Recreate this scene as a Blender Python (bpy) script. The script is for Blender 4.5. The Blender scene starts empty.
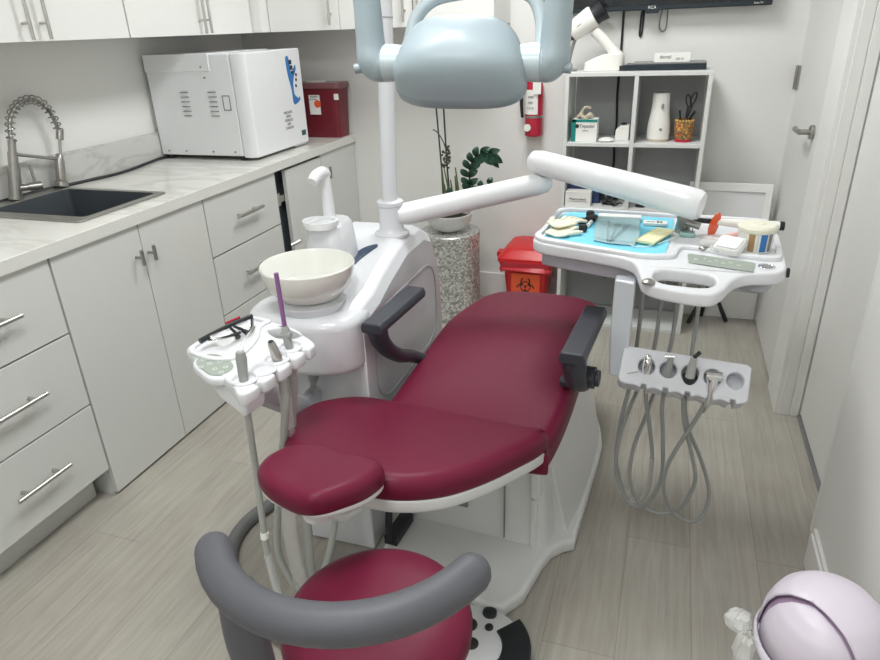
import bpy, bmesh, math, random
from mathutils import Vector, Matrix
random.seed(7)
C = bpy.context.scene.collection
PI = math.pi
def V(*a): return Vector(a)

# ---------------------------------------------------------------- materials
def mat(name, col, rough=.5, metal=0., spec=.5, alpha=1., trans=0., emis=None, es=0., noise=0., nscale=20., bump=0., coat=0.):
    m = bpy.data.materials.new(name); m.use_nodes = True
    nt = m.node_tree; b = nt.nodes['Principled BSDF']
    b.inputs['Base Color'].default_value = (*col, 1); b.inputs['Roughness'].default_value = rough
    b.inputs['Metallic'].default_value = metal; b.inputs['Specular IOR Level'].default_value = spec
    b.inputs['Alpha'].default_value = alpha; b.inputs['Transmission Weight'].default_value = trans
    b.inputs['Coat Weight'].default_value = coat
    if emis: b.inputs['Emission Color'].default_value = (*emis, 1); b.inputs['Emission Strength'].default_value = es
    tc = nt.nodes.new('ShaderNodeTexCoord'); n = nt.nodes.new('ShaderNodeTexNoise')
    n.inputs['Scale'].default_value = nscale; n.inputs['Detail'].default_value = 4
    nt.links.new(tc.outputs['Object'], n.inputs['Vector'])
    mx = nt.nodes.new('ShaderNodeMix'); mx.data_type = 'RGBA'
    k = noise if noise else .02
    mx.inputs[6].default_value = (*[c * (1 - k) for c in col], 1); mx.inputs[7].default_value = (*[min(1, c * (1 + k)) for c in col], 1)
    nt.links.new(n.outputs['Fac'], mx.inputs[0]); nt.links.new(mx.outputs[2], b.inputs['Base Color'])
    if bump:
        bp = nt.nodes.new('ShaderNodeBump'); bp.inputs['Strength'].default_value = bump; bp.inputs['Distance'].default_value = .002
        nt.links.new(n.outputs['Fac'], bp.inputs['Height']); nt.links.new(bp.outputs['Normal'], b.inputs['Normal'])
    return m
M = {}
M['wall'] = mat('wall_paint', (.74, .74, .72), .75, nscale=3, noise=.015)
M['ceil'] = mat('ceiling_paint', (.78, .78, .76), .8)
M['trim'] = mat('trim_paint', (.80, .80, .78), .35)
M['door'] = mat('door_paint', (.72, .72, .70), .45)
M['cab'] = mat('cabinet_gloss', (.61, .62, .60), .22, nscale=2)
M['upper'] = mat('upper_cabinet_gloss', (.78, .78, .76), .25)
M['carc'] = mat('cabinet_interior_shade', (.13, .15, .165), .6)  # dark tone paints in the shade inside the cabinet gaps
M['steel'] = mat('brushed_steel', (.55, .54, .51), .3, 1)
M['dsteel'] = mat('brushed_nickel', (.36, .35, .33), .33, .9, noise=.1, nscale=60)
M['chrome'] = mat('chrome', (.8, .8, .8), .12, 1)
M['sink'] = mat('sink_basin', (.055, .065, .075), .45)
M['white'] = mat('white_plastic', (.76, .77, .79), .28, coat=.2)
M['tray'] = mat('tray_plastic', (.71, .72, .75), .3)
M['tdark'] = mat('tray_underside_shade', (.42, .42, .46), .4)  # grey is mostly the shadow below the tray, put into the colour
M['unit'] = mat('unit_plastic', (.67, .68, .715), .25, coat=.2)
M['base'] = mat('base_plastic', (.70, .71, .71), .32, coat=.1)
M['bowl'] = mat('ceramic_bowl', (.76, .76, .72), .1, coat=.4)
M['lamp'] = mat('lamp_plastic', (.335, .405, .445), .42, coat=.1)
M['lampl'] = mat('lamp_plastic_light', (.48, .555, .59), .3, coat=.2)
M['lampd'] = mat('lamp_bezel', (.26, .32, .35), .3)
M['vinyl'] = mat('burgundy_vinyl', (.138, .010, .034), .42, nscale=400, bump=.04, spec=.2)
M['grip'] = mat('charcoal_polyurethane', (.036, .040, .052), .42, nscale=300, bump=.12)
M['grip2'] = mat('grey_polyurethane', (.088, .090, .104), .5, nscale=350, bump=.15)
M['black'] = mat('black_plastic', (.012, .014, .017), .4)
M['tv'] = mat('television_black', (.012, .022, .030), .3)
M['screen'] = mat('screen_glass', (.01, .012, .015), .1)
M['hose'] = mat('grey_hose', (.30, .31, .30), .45)
M['hosel'] = mat('light_grey_hose', (.40, .41, .39), .4)
M['hosed'] = mat('dark_grey_hose', (.16, .165, .165), .5)
M['clear'] = mat('clear_plastic_sleeve', (.9, .9, .9), .12, alpha=.28)
M['sage'] = mat('sage_keypad', (.32, .36, .32), .4)
M['key'] = mat('keypad_marks', (.62, .68, .64), .4)
M['paper'] = mat('blue_bib', (.20, .62, .80), .8, nscale=120, bump=.3)
M['paperw'] = mat('white_paper', (.80, .80, .77), .7)
M['glove'] = mat('latex_glove', (.80, .77, .62), .5, noise=.08, nscale=60)
M['mask'] = mat('yellow_mask', (.84, .80, .50), .75)
M['pouch'] = mat('pouch_film', (.45, .66, .70), .2, alpha=.32)
M['orange'] = mat('orange_shield', (.85, .12, .03), .1, alpha=.8)
M['pink'] = mat('pink_plastic', (.75, .42, .38), .5)
M['purple'] = mat('purple_plastic', (.24, .10, .26), .35)
M['red'] = mat('red_bin_plastic', (.58, .012, .016), .35)
M['redbag'] = mat('red_bag_film', (.60, .03, .05), .25, nscale=40, bump=.5)
M['ora'] = mat('biohazard_sticker', (.75, .10, .03), .5)
M['dred'] = mat('sharps_red', (.15, .012, .022), .35)
M['dredlid'] = mat('sharps_lid', (.22, .09, .10), .2)
M['exred'] = mat('extinguisher_red', (.42, .015, .04), .25)
M['lilac'] = mat('lilac_bin_plastic', (.67, .61, .70), .35)
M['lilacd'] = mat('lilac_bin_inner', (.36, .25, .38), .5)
M['lilacl'] = mat('lilac_rim', (.80, .77, .84), .3)
M['bag'] = mat('clear_bag_film', (.85, .86, .84), .2, alpha=.45)
M['teal'] = mat('teal_print', (.0, .22, .20), .5)
M['navy'] = mat('navy_box', (.02, .04, .12), .5)
M['dblue'] = mat('smoked_blue_window', (.05, .07, .12), .2)
M['blue'] = mat('blue_decal', (.03, .17, .45), .4)
M['ink'] = mat('black_ink', (.02, .02, .02), .6)
M['gink'] = mat('grey_ink', (.22, .22, .22), .6)
M['green'] = mat('green_label', (.03, .09, .08), .5)
M['leaf'] = mat('dark_green_leaf', (.012, .055, .032), .35, noise=.3, nscale=30)
M['stem'] = mat('plant_stem', (.06, .07, .035), .6, noise=.3)
M['stake'] = mat('dark_plant_stake', (.03, .035, .03), .6)
M['soil'] = mat('bark_soil', (.05, .035, .025), .9, noise=.5, nscale=80, bump=1)
M['beige'] = mat('beige_plastic', (.55, .49, .38), .5)
M['off'] = mat('off_white_plastic', (.78, .77, .73), .4)
M['graybox'] = mat('grey_lid', (.22, .22, .22), .4)
M['brown'] = mat('brown_stripe', (.36, .22, .10), .5)
M['shelf'] = mat('shelf_laminate', (.66, .67, .66), .4)
M['rear'] = mat('shelf_bay_shade', (.37, .38, .38), .6)  # grey tone of the shade in the open bays
M['lens'] = mat('light_lens', (.9, .9, .9), .1, trans=.5)
M['glow'] = mat('ceiling_panel_glow', (1, 1, 1), .5, emis=(.985, 1, .985), es=5.5)
M['rubber'] = mat('caster_rubber', (.03, .03, .03), .6)
M['glass'] = mat('clear_goggle_lens', (.9, .9, .9), .05, alpha=.22)
M['caseint'] = mat('acrylic_frame', (.72, .73, .74), .25)

def floor_mat():
    m = bpy.data.materials.new('grey_oak_planks'); m.use_nodes = True; nt = m.node_tree; b = nt.nodes['Principled BSDF']; N = nt.nodes; L = nt.links
    tc = N.new('ShaderNodeTexCoord'); mp = N.new('ShaderNodeMapping'); mp.inputs['Rotation'].default_value[2] = PI / 2
    L.new(tc.outputs['Object'], mp.inputs['Vector'])
    br = N.new('ShaderNodeTexBrick'); br.inputs['Scale'].default_value = 1; br.inputs['Brick Width'].default_value = 1.22; br.inputs['Row Height'].default_value = .182
    br.inputs['Mortar Size'].default_value = .0011; br.offset = .37; br.inputs['Color1'].default_value = (.405, .385, .345, 1); br.inputs['Color2'].default_value = (.45, .43, .39, 1)
    br.inputs['Mortar'].default_value = (.31, .29, .26, 1); br.inputs['Bias'].default_value = .0
    L.new(mp.outputs['Vector'], br.inputs['Vector'])
    m2 = N.new('ShaderNodeMapping'); m2.inputs['Scale'].default_value = (38, 2.2, 1); L.new(tc.outputs['Object'], m2.inputs['Vector'])
    n = N.new('ShaderNodeTexNoise'); n.inputs['Scale'].default_value = 1.6; n.inputs['Detail'].default_value = 8; n.inputs['Roughness'].default_value = .62; n.inputs['Distortion'].default_value = .7
    L.new(m2.outputs['Vector'], n.inputs['Vector'])
    r = N.new('ShaderNodeValToRGB'); r.color_ramp.elements[0].position = .28; r.color_ramp.elements[0].color = (.80, .795, .78, 1); r.color_ramp.elements[1].position = .68; r.color_ramp.elements[1].color = (1.05, 1.05, 1.05, 1)
    L.new(n.outputs['Fac'], r.inputs['Fac'])
    n2 = N.new('ShaderNodeTexNoise'); n2.inputs['Scale'].default_value = 2.3; n2.inputs['Detail'].default_value = 3; L.new(tc.outputs['Object'], n2.inputs['Vector'])
    r2 = N.new('ShaderNodeValToRGB'); r2.color_ramp.elements[0].position = .35; r2.color_ramp.elements[0].color = (.88, .86, .84, 1); r2.color_ramp.elements[1].position = .65; r2.color_ramp.elements[1].color = (1.04, 1.04, 1.03, 1)
    L.new(n2.outputs['Fac'], r2.inputs['Fac'])
    x = N.new('ShaderNodeMix'); x.data_type = 'RGBA'; x.blend_type = 'MULTIPLY'; x.inputs[0].default_value = 1; L.new(br.outputs['Color'], x.inputs[6]); L.new(r.outputs['Color'], x.inputs[7])
    x2 = N.new('ShaderNodeMix'); x2.data_type = 'RGBA'; x2.blend_type = 'MULTIPLY'; x2.inputs[0].default_value = 1; L.new(x.outputs[2], x2.inputs[6]); L.new(r2.outputs['Color'], x2.inputs[7])
    L.new(x2.outputs[2], b.inputs['Base Color']); b.inputs['Roughness'].default_value = .48
    return m
M['floor'] = floor_mat()
def marble_mat(name, base, vein, scale, rough, ms=(1, 3.2, 1), rz=.9):
    m = bpy.data.materials.new(name); m.use_nodes = True; nt = m.node_tree; b = nt.nodes['Principled BSDF']; N = nt.nodes; L = nt.links
    tc = N.new('ShaderNodeTexCoord'); mp = N.new('ShaderNodeMapping'); mp.inputs['Rotation'].default_value[2] = rz; mp.inputs['Scale'].default_value = ms; L.new(tc.outputs['Object'], mp.inputs['Vector'])
    n = N.new('ShaderNodeTexNoise'); n.inputs['Scale'].default_value = scale; n.inputs['Detail'].default_value = 7; n.inputs['Distortion'].default_value = 1.2; L.new(mp.outputs['Vector'], n.inputs['Vector'])
    r = N.new('ShaderNodeValToRGB'); e = r.color_ramp.elements
    e[0].position = .40; e[0].color = (*base, 1); e[1].position = .56; e[1].color = (*base, 1)
    k = e.new(.485); k.color = (*vein, 1); k = e.new(.455); k.color = (*[a * .96 for a in base], 1)
    L.new(n.outputs['Fac'], r.inputs['Fac']); L.new(r.outputs['Color'], b.inputs['Base Color']); b.inputs['Roughness'].default_value = rough
    return m
M['marble'] = marble_mat('white_marble', (.76, .755, .72), (.63, .625, .59), 1.7, .16)
M['splash'] = marble_mat('backsplash_marble', (.56, .56, .54), (.45, .45, .435), 3.0, .25, (1, 1, 2.6), 0)
M['edge'] = mat('counter_edge', (.66, .66, .63), .3, noise=.04, nscale=6)
def silver_mat():
    m = bpy.data.materials.new('crushed_silver_mosaic'); m.use_nodes = True; nt = m.node_tree; b = nt.nodes['Principled BSDF']; N = nt.nodes; L = nt.links
    tc = N.new('ShaderNodeTexCoord'); v = N.new('ShaderNodeTexVoronoi'); v.inputs['Scale'].default_value = 110; L.new(tc.outputs['Object'], v.inputs['Vector'])
    r = N.new('ShaderNodeValToRGB'); r.color_ramp.elements[0].color = (.30, .30, .28, 1); r.color_ramp.elements[1].color = (.82, .82, .80, 1); r.color_ramp.elements[0].position = .1
    s = N.new('ShaderNodeSeparateColor'); L.new(v.outputs['Color'], s.inputs[0]); L.new(s.outputs[0], r.inputs['Fac']); L.new(r.outputs['Color'], b.inputs['Base Color'])
    b.inputs['Metallic'].default_value = .55; b.inputs['Roughness'].default_value = .38
    bp = N.new('ShaderNodeBump'); bp.inputs['Strength'].default_value = .5; bp.inputs['Distance'].default_value = .002; L.new(s.outputs[1], bp.inputs['Height']); L.new(bp.outputs['Normal'], b.inputs['Normal'])
    return m
M['silver'] = silver_mat()
def cup_mat():
    m = mat('carved_cup', (.34, .17, .05), .5); nt = m.node_tree; b = nt.nodes['Principled BSDF']; N = nt.nodes; L = nt.links
    tc = N.new('ShaderNodeTexCoord'); ck = N.new('ShaderNodeTexVoronoi'); ck.inputs['Scale'].default_value = 130; L.new(tc.outputs['Object'], ck.inputs['Vector'])
    s = N.new('ShaderNodeSeparateColor'); L.new(ck.outputs['Color'], s.inputs[0]); r = N.new('ShaderNodeValToRGB'); e = r.color_ramp.elements; r.color_ramp.interpolation = 'CONSTANT'
    e[0].color = (.33, .15, .04, 1); e[1].position = .72; e[1].color = (.62, .36, .07, 1); k = e.new(.55); k.color = (.05, .10, .08, 1); k = e.new(.9); k.color = (.35, .03, .03, 1)
    L.new(s.outputs[0], r.inputs['Fac']); L.new(r.outputs['Color'], b.inputs['Base Color']); return m
M['cup'] = cup_mat()

# ---------------------------------------------------------------- mesh builder
MW = {}
def catmull(pts, n=6, closed=False):
    P = [Vector(p) for p in pts]; out = []; N = len(P)
    for i in range(N if closed else N - 1):
        if closed: a, b, c, d = P[i - 1], P[i], P[(i + 1) % N], P[(i + 2) % N]
        else: a, b, c, d = P[max(i - 1, 0)], P[i], P[i + 1], P[min(i + 2, N - 1)]
        for k in range(n):
            t = k / n
            out.append(.5 * ((2 * b) + (-a + c) * t + (2 * a - 5 * b + 4 * c - d) * t * t + (-a + 3 * b - 3 * c + d) * t ** 3))
    if not closed: out.append(P[-1])
    return out
class B:
    def __init__(s): s.bm = bmesh.new()
    def _xf(s, vs, mtx):
        if mtx is not None:
            for v in vs: v.co = mtx @ v.co
        return s
    def box(s, x0, x1, y0, y1, z0, z1, mtx=None):
        vs = [s.bm.verts.new(p) for p in [(x0, y0, z0), (x1, y0, z0), (x1, y1, z0), (x0, y1, z0), (x0, y0, z1), (x1, y0, z1), (x1, y1, z1), (x0, y1, z1)]]
        for f in [(3, 2, 1, 0), (4, 5, 6, 7), (0, 1, 5, 4), (1, 2, 6, 5), (2, 3, 7, 6), (3, 0, 4, 7)]: s.bm.faces.new([vs[i] for i in f])
        return s._xf(vs, mtx)
    def loft(s, rings, cap=True, mtx=None, closed=False):
        R = [[s.bm.verts.new(p) for p in r] for r in rings]; n = len(R[0])
        for a, b in list(zip(R, R[1:])) + ([(R[-1], R[0])] if closed else []):
            for i in range(n): s.bm.faces.new([a[i], a[(i + 1) % n], b[(i + 1) % n], b[i]])
        if cap and not closed: s.bm.faces.new(R[0][::-1]); s.bm.faces.new(R[-1])
        s._xf([v for r in R for v in r], mtx); return s
    def tube(s, pts, r, n=10, smooth=0, cap=True, mtx=None, flat=1., up=None, closed=False):
        if smooth:
            rr = r if isinstance(r, (list, tuple)) else [r] * len(pts)
            q = catmull([tuple(p) + (0,) if False else p for p in pts], smooth, closed)
            ra = []
            m = len(pts)
            for i in range(len(q)):
                u = i / smooth; a = int(u) % m if closed else min(int(u), m - 1); b = (a + 1) % m if closed else min(a + 1, m - 1); ra.append(rr[a] + (rr[b] - rr[a]) * (u - int(u)))
            pts, r = q, ra
        P = [Vector(p) for p in pts]; rr = r if isinstance(r, (list, tuple)) else [r] * len(P)
        rings = []; prev = None; N = len(P)
        for i, p in enumerate(P):
            t = ((P[(i + 1) % N] - P[i - 1]) if closed else (P[min(i + 1, N - 1)] - P[max(i - 1, 0)])).normalized()
            if prev is None:
                u = Vector(up) if up else (Vector((0, 0, 1)) if abs(t.z) < .9 else Vector((1, 0, 0)))
            else: u = prev
            if up: u = Vector(up)
            u = (u - t * u.dot(t)); u = u.normalized() if u.length > 1e-6 else t.orthogonal().normalized()
            w = t.cross(u); prev = u
            rings.append([p + rr[i] * (math.cos(a) * w * flat + math.sin(a) * u) for a in [2 * PI * k / n for k in range(n)]])
        return s.loft(rings, cap, mtx, closed)
    def cyl(s, p0, p1, r0, r1=None, n=24): return s.tube([p0, p1], [r0, r0 if r1 is None else r1], n)
    def lathe(s, prof, c=(0, 0, 0), n=40, sx=1, sy=1, mtx=None, cap=True):
        rings = [[(c[0] + sx * r * math.cos(2 * PI * k / n), c[1] + sy * r * math.sin(2 * PI * k / n), c[2] + z) for k in range(n)] for r, z in prof]
        return s.loft(rings, cap, mtx)
    def prism(s, poly, z0, z1, mtx=None):
        return s.loft([[(x, y, z0) for x, y in poly], [(x, y, z1) for x, y in poly]], True, mtx)
    def sph(s, c, r, n=16, sc=(1, 1, 1), mtx=None):
        pr = [(max(1e-4, math.sin(PI * k / 10)) * r, -math.cos(PI * k / 10) * r * sc[2]) for k in range(11)]
        return s.lathe(pr, c, n, sc[0], sc[1], mtx)
    def slab(s, outs, z0, z1, bev=.003, smooth=0, mtx=None):
        # flat board with round holes: filled 2D curve, first outline outside, rest holes
        cu = bpy.data.curves.new('tmp', 'CURVE'); cu.dimensions = '2D'; cu.fill_mode = 'BOTH'
        h = (z1 - z0) / 2; cu.extrude = h - bev; cu.bevel_depth = bev; cu.bevel_resolution = 2; cu.offset = -bev
        for o in outs:
            if smooth: o = [(p.x, p.y) for p in catmull([(q[0], q[1], 0) for q in o], smooth, True)]
            sp = cu.splines.new('POLY'); sp.points.add(len(o) - 1)
            for k, q in enumerate(o): sp.points[k].co = (q[0], q[1], 0, 1)
            sp.use_cyclic_u = True
        return s._curve(cu, Matrix.Translation((0, 0, z0 + h)) if mtx is None else mtx @ Matrix.Translation((0, 0, z0 + h)))
    def _curve(s, cu, mtx):
        ob = bpy.data.objects.new('tmp', cu); C.objects.link(ob); dg = bpy.context.evaluated_depsgraph_get(); dg.update()
        me = bpy.data.meshes.new_from_object(ob.evaluated_get(dg)); n0 = len(s.bm.verts)
        s.bm.from_mesh(me); s.bm.verts.ensure_lookup_table()
        for v in s.bm.verts[n0:]: v.co = mtx @ v.co
        bpy.data.objects.remove(ob); bpy.data.curves.remove(cu); bpy.data.meshes.remove(me); return s
    def text(s, body, size, mtx, depth=.0004):
        cu = bpy.data.curves.new('tmp', 'FONT'); cu.body = body; cu.size = size; cu.extrude = depth; cu.align_x = 'CENTER'; cu.align_y = 'CENTER'; cu.resolution_u = 3
        return s._curve(cu, mtx)
    def pad(s, outline, f, th, R, crown=0., rb=.012, smooth=5, mtx=None):
        O = catmull([(p[0], p[1], 0) for p in outline], smooth, True) if smooth else [Vector((p[0], p[1], 0)) for p in outline]
        n = len(O); area = sum(O[i].x * O[(i + 1) % n].y - O[(i + 1) % n].x * O[i].y for i in range(n))
        if area < 0: O.reverse()
        nr = []
        for i in range(n):
            t = (O[(i + 1) % n] - O[i - 1]).normalized(); nr.append(Vector((-t.y, t.x, 0)))
        c = sum(O, Vector()) / n; rings = []
        def ring(off, dz, sc=1.):
            q = []
            for p, m in zip(O, nr):
                w = p + m * off; w = c + (w - c) * sc; q.append((w.x, w.y, f(w.x, w.y) + dz))
            rings.append(q)
        for sc in (.02, .5): ring(rb, -th, sc)
        ring(rb, -th)
        for a in (30, 60, 90): ring(rb * (1 - math.sin(math.radians(a))), -th + rb * (1 - math.cos(math.radians(a))))
        for a in range(0, 91, 15):
            ring(R * (1 - math.cos(math.radians(a))), -R * (1 - math.sin(math.radians(a))))
        for sc in (.93, .85, .72, .58, .44, .3, .16, .02): ring(R, crown * (1 - sc ** 2), sc)
        return s.loft(rings, True, mtx)
    def build(s, name, m, parent=None, loc=None, bevel=0, seg=2, angle=38, kind=None, local=False):
        bm = s.bm
        bmesh.ops.recalc_face_normals(bm, faces=bm.faces)
        me = bpy.data.meshes.new(name); o = bpy.data.objects.new(name, me); C.objects.link(o)
        if parent is not None:
            o.parent = parent; mw = MW[parent.name]
            if not local: bm.transform(mw.inverted())
            MW[o.name] = mw
        else:
            loc = Vector(loc) if loc is not None else Vector((0, 0, 0))
            o.location = loc; bm.transform(Matrix.Translation(-loc)); MW[o.name] = Matrix.Translation(loc)
        bm.to_mesh(me); bm.free()
        for p in me.polygons: p.use_smooth = True
        me.set_sharp_from_angle(angle=math.radians(angle))
        me.materials.append(m)
        if bevel:
            b = o.modifiers.new('b', 'BEVEL'); b.width = bevel; b.segments = seg; b.limit_method = 'ANGLE'; b.angle_limit = math.radians(35); b.harden_normals = True
        if kind: o['kind'] = kind
        return o
def thing(name, label, cat, loc=(0, 0, 0), rz=0, group=None):
    o = bpy.data.objects.new(name, None); C.objects.link(o); o.location = loc; o.rotation_euler = (0, 0, rz); o.empty_display_size = .05
    MW[o.name] = Matrix.Translation(loc) @ Matrix.Rotation(rz, 4, 'Z'); o['label'] = label; o['category'] = cat
    if group: o['group'] = group
    return o
def tag(o, label, cat, group=None):
    o['label'] = label; o['category'] = cat
    if group: o['group'] = group
    return o
def struct(b, name, m, **k): return b.build(name, m, kind='structure', **k)
def rrect(x0, x1, y0, y1, r, n=5):
    o = []
    for cx, cy, a0 in [(x1 - r, y1 - r, 0), (x0 + r, y1 - r, 90), (x0 + r, y0 + r, 180), (x1 - r, y0 + r, 270)]:
        for k in range(n + 1):
            a = math.radians(a0 + 90 * k / n); o.append((cx + r * math.cos(a), cy + r * math.sin(a)))
    return o
def circ(cx, cy, r, n=24, ry=None): return [(cx + r * math.cos(2 * PI * k / n), cy + (ry or r) * math.sin(2 * PI * k / n)) for k in range(n)]
def frame(o, x, y, z):   # columns x,y,z at origin o
    m = Matrix((x, y, z)).transposed().to_4x4(); m.translation = o; return m
FX = lambda o: frame(Vector(o), V(0, 1, 0), V(0, 0, 1), V(1, 0, 0))      # a face looking +X
FY = lambda o: frame(Vector(o), V(1, 0, 0), V(0, 0, 1), V(0, -1, 0))     # a face looking -Y (at the camera)

# ---------------------------------------------------------------- camera
def rotm(yaw, pit, rol):
    f = V(math.sin(yaw) * math.cos(pit), math.cos(yaw) * math.cos(pit), -math.sin(pit)); r = V(math.cos(yaw), -math.sin(yaw), 0); u = r.cross(f)
    r2 = math.cos(rol) * r + math.sin(rol) * u; u2 = -math.sin(rol) * r + math.cos(rol) * u
    return frame(V(0, 0, 1.45), r2, u2, -f)
cam = bpy.data.cameras.new('camera'); cam.sensor_width = 36; cam.lens = 661 / 880 * 36; cam.clip_start = .02
co = bpy.data.objects.new('camera', cam); C.objects.link(co); co.matrix_world = rotm(*[math.radians(a) for a in (-19.32233224, 24.71428286, -2.22804157)])
bpy.context.scene.camera = co

# ---------------------------------------------------------------- room
YB = 3.50; XL = -2.34; H = 2.55; YF = -1.3
struct(B().box(XL - .1, .75, YF - .1, YB + .1, -.08, 0), 'floor', M['floor'])
struct(B().box(XL - .1, .75, YF - .1, YB + .1, H, H + .08), 'ceiling', M['ceil'])
struct(B().box(XL - .1, XL, YF - .1, YB + .1, 0, H), 'wall_left', M['wall'])
struct(B().box(XL, .75, YB, YB + .1, 0, H), 'wall_back', M['wall'])
struct(B().box(XL, .75, YF - .1, YF, 0, H), 'wall_front', M['wall'])
struct(B().box(.65, .75, YF, YB, 0, H), 'wall_right', M['wall'])
struct(B().box(.507, .65, YF, 1.76, 0, H), 'wall_right_near', M['wall'], bevel=.004)
struct(B().box(-1.69, .508, YB - .014, YB, 0, .15), 'baseboard_back', M['trim'], bevel=.003)
struct(B().box(.49, .507, YF, 1.70, 0, .11).box(.496, .507, YF, 1.705, .11, .125), 'baseboard_right', M['trim'], bevel=.003)
# open door leaf folded in the corner, hinge towards the back wall
d = struct(B().box(.512, .552, 2.76, 3.47, .012, 2.05), 'door_1', M['door'], bevel=.002)
h = B().cyl((.505, 3.478, 1.135), (.505, 3.478, 1.235), .008, n=12).box(.506, .512, 3.43, 3.478, 1.135, 1.235); h.build('hinge', M['dsteel'], d)
h = B().cyl((.511, 2.885, 1.035), (.497, 2.885, 1.035), .026).cyl((.497, 2.885, 1.035), (.462, 2.885, 1.035), .010, n=14)
h.tube([(.462, 2.878, 1.036), (.458, 2.93, 1.036), (.460, 2.99, 1.032), (.468, 3.02, 1.03)], [.010, .009, .009, .010], 12, smooth=3); h.build('door_handle', M['dsteel'], d)
struct(B().box(.512, .65, 3.47, 3.50, 0, 2.1).box(.556, .65, 2.767, 3.47, 0, H), 'trim_1', M['trim'])
# door casing between the two doors, stepped profile
c = B().box(.503, .65, 2.545, 2.765, 0, H).box(.520, .555, 2.541, 2.546, 0, H).box(.5575, .59, 2.537, 2.546, 0, H)
struct(c, 'trim_2', M['trim'], bevel=.002)
d2 = struct(B().box(.594, .628, 1.955, 2.535, .018, 2.05), 'door_2', M['door'], bevel=.002)
struct(B().box(.585, .64, 1.955, 2.541, 0, .006), 'door_gap_shade', M['graybox'])  # dark strip painting the shaded gap below the closed door
c = B().box(.575, .65, 1.90, 1.95, 0, H).box(.555, .65, 1.86, 1.90, 0, H).box(.530, .65, 1.80, 1.86, 0, H).box(.517, .65, 1.76, 1.80, 0, H)
struct(c, 'trim_4', M['trim'], bevel=.004)

# ceiling light panels (out of frame above) and lamps
def panel(x, y, e, name):
    t = thing('ceiling_light', name, 'ceiling light', (x, y, H), group='square ceiling light panels')
    B().slab([rrect(x - .31, x + .31, y - .31, y + .31, .01), rrect(x - .285, x + .285, y - .285, y + .285, .01)], H - .02, H - .001).build('frame', M['trim'], t)
    B().box(x - .285, x + .285, y - .285, y + .285, H - .012, H - .004).build('diffuser', M['glow'], t)
    l = bpy.data.lights.new('panel_lamp', 'AREA'); l.shape = 'SQUARE'; l.size = .56; l.energy = e; l.color = (.985, 1, .985)
    lo = bpy.data.objects.new('panel_lamp', l); C.objects.link(lo); lo.location = (x, y, H - .03)
panel(-.62, 2.5, 22, 'square ceiling light panel above the foot of the chair')
panel(-.62, .75, 17, 'square ceiling light panel above the stool and headrest')
panel(-.55, -.75, 12, 'square ceiling light panel behind the camera')

# ---------------------------------------------------------------- base cabinets
XF = -1.70
def bar(b, p0, p1, r, off, n=12):
    p0, p1, off = Vector(p0), Vector(p1), Vector(off); b.cyl(p0 + off, p1 + off, r, n=n)
    for k in (.2, .8):
        q = p0.lerp(p1, k); b.cyl(q, q + off, r * .8, n=10)
    return b
def drawer_unit(y0, y1, label, toe, hl, zs=((.63, .872), (.375, .624), (.118, .369))):
    t = thing('drawer_cabinet', label, 'cabinet', (XF - .3, (y0 + y1) / 2, 0))
    B().box(XL + .01, XF - .021, y0 + .002, y1 - .002, toe, .868).build('carcass', M['carc'], t)
    if toe: B().box(XL + .01, XF - .075, y0 + .002, y1 - .02, 0, toe).build('toe_kick', M['cab'], t)
    for z0, z1 in zs:
        dr = B().box(XF - .019, XF, y0 + .003, y1 - .003, z0, z1).build('drawer', M['cab'], t, bevel=.001)
        ym = (y0 + y1) / 2; zm = z0 + (z1 - z0) * .52
        bar(B(), (XF, ym - hl, zm), (XF, ym + hl, zm), .007, (.032, 0, 0)).build('handle', M['steel'], dr)
    return t
drawer_unit(.89, 1.388, 'white base cabinet of three drawers left of the sink cabinet', .112, .093)
drawer_unit(2.117, 2.645, 'white base cabinet of three drawers between sink cabinet and open corner cabinet', .0, .093, ((.63, .872), (.375, .624), (.012, .369)))
t = thing('sink_cabinet', 'white two-door base cabinet under the sink with small knob handles', 'cabinet', (XF - .3, 1.75, 0))
B().box(XL + .01, XF - .021, 1.392, 1.412, .0, .868).box(XL + .01, XF - .021, 2.093, 2.113, 0, .868).box(XL + .01, XF - .021, 1.412, 2.093, .0, .03).build('carcass', M['cab'], t)
for y0, y1, s in ((1.393, 1.757, 1), (1.761, 2.113, -1)):
    dd = B().box(XF - .019, XF, y0, y1, .012, .872).build('door', M['cab'], t, bevel=.001)
    yh = (y1 - .037) if s > 0 else (y0 + .019)
    B().cyl((XF, yh, .763), (XF + .03, yh, .763), .005, n=10).cyl((XF + .03, yh, .737), (XF + .03, yh, .790), .0065, n=12).build('handle', M['dsteel'], dd)
t = thing('corner_cabinet', 'white two-door base cabinet in the far corner, left door not closed against dark gap', 'cabinet', (XF - .3, 3.08, 0))
B().box(XL + .01, XF - .06, 2.650, 3.495, .0, .868).box(XF - .06, XF - .021, 2.650, 2.655, 0, .868).build('carcass', M['carc'], t)
dd = B().box(XF - .019, XF, 2.735, 3.082, .012, .858).build('door', M['cab'], t, bevel=.001)
for hz in (.70, .10): B().box(XF - .055, XF - .022, 2.662, 2.70, hz, hz + .06).box(XF - .03, XF - .021, 2.67, 2.735, hz + .015, hz + .045).build('hinge', M['steel'], dd)
dd = B().box(XF - .019, XF, 3.086, 3.494, .012, .868).build('door', M['cab'], t, bevel=.001)
B().cyl((XF, 3.13, .77), (XF + .03, 3.13, .77), .005, n=10).cyl((XF + .03, 3.13, .74), (XF + .03, 3.13, .80), .0065, n=12).build('handle', M['dsteel'], dd)

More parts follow.
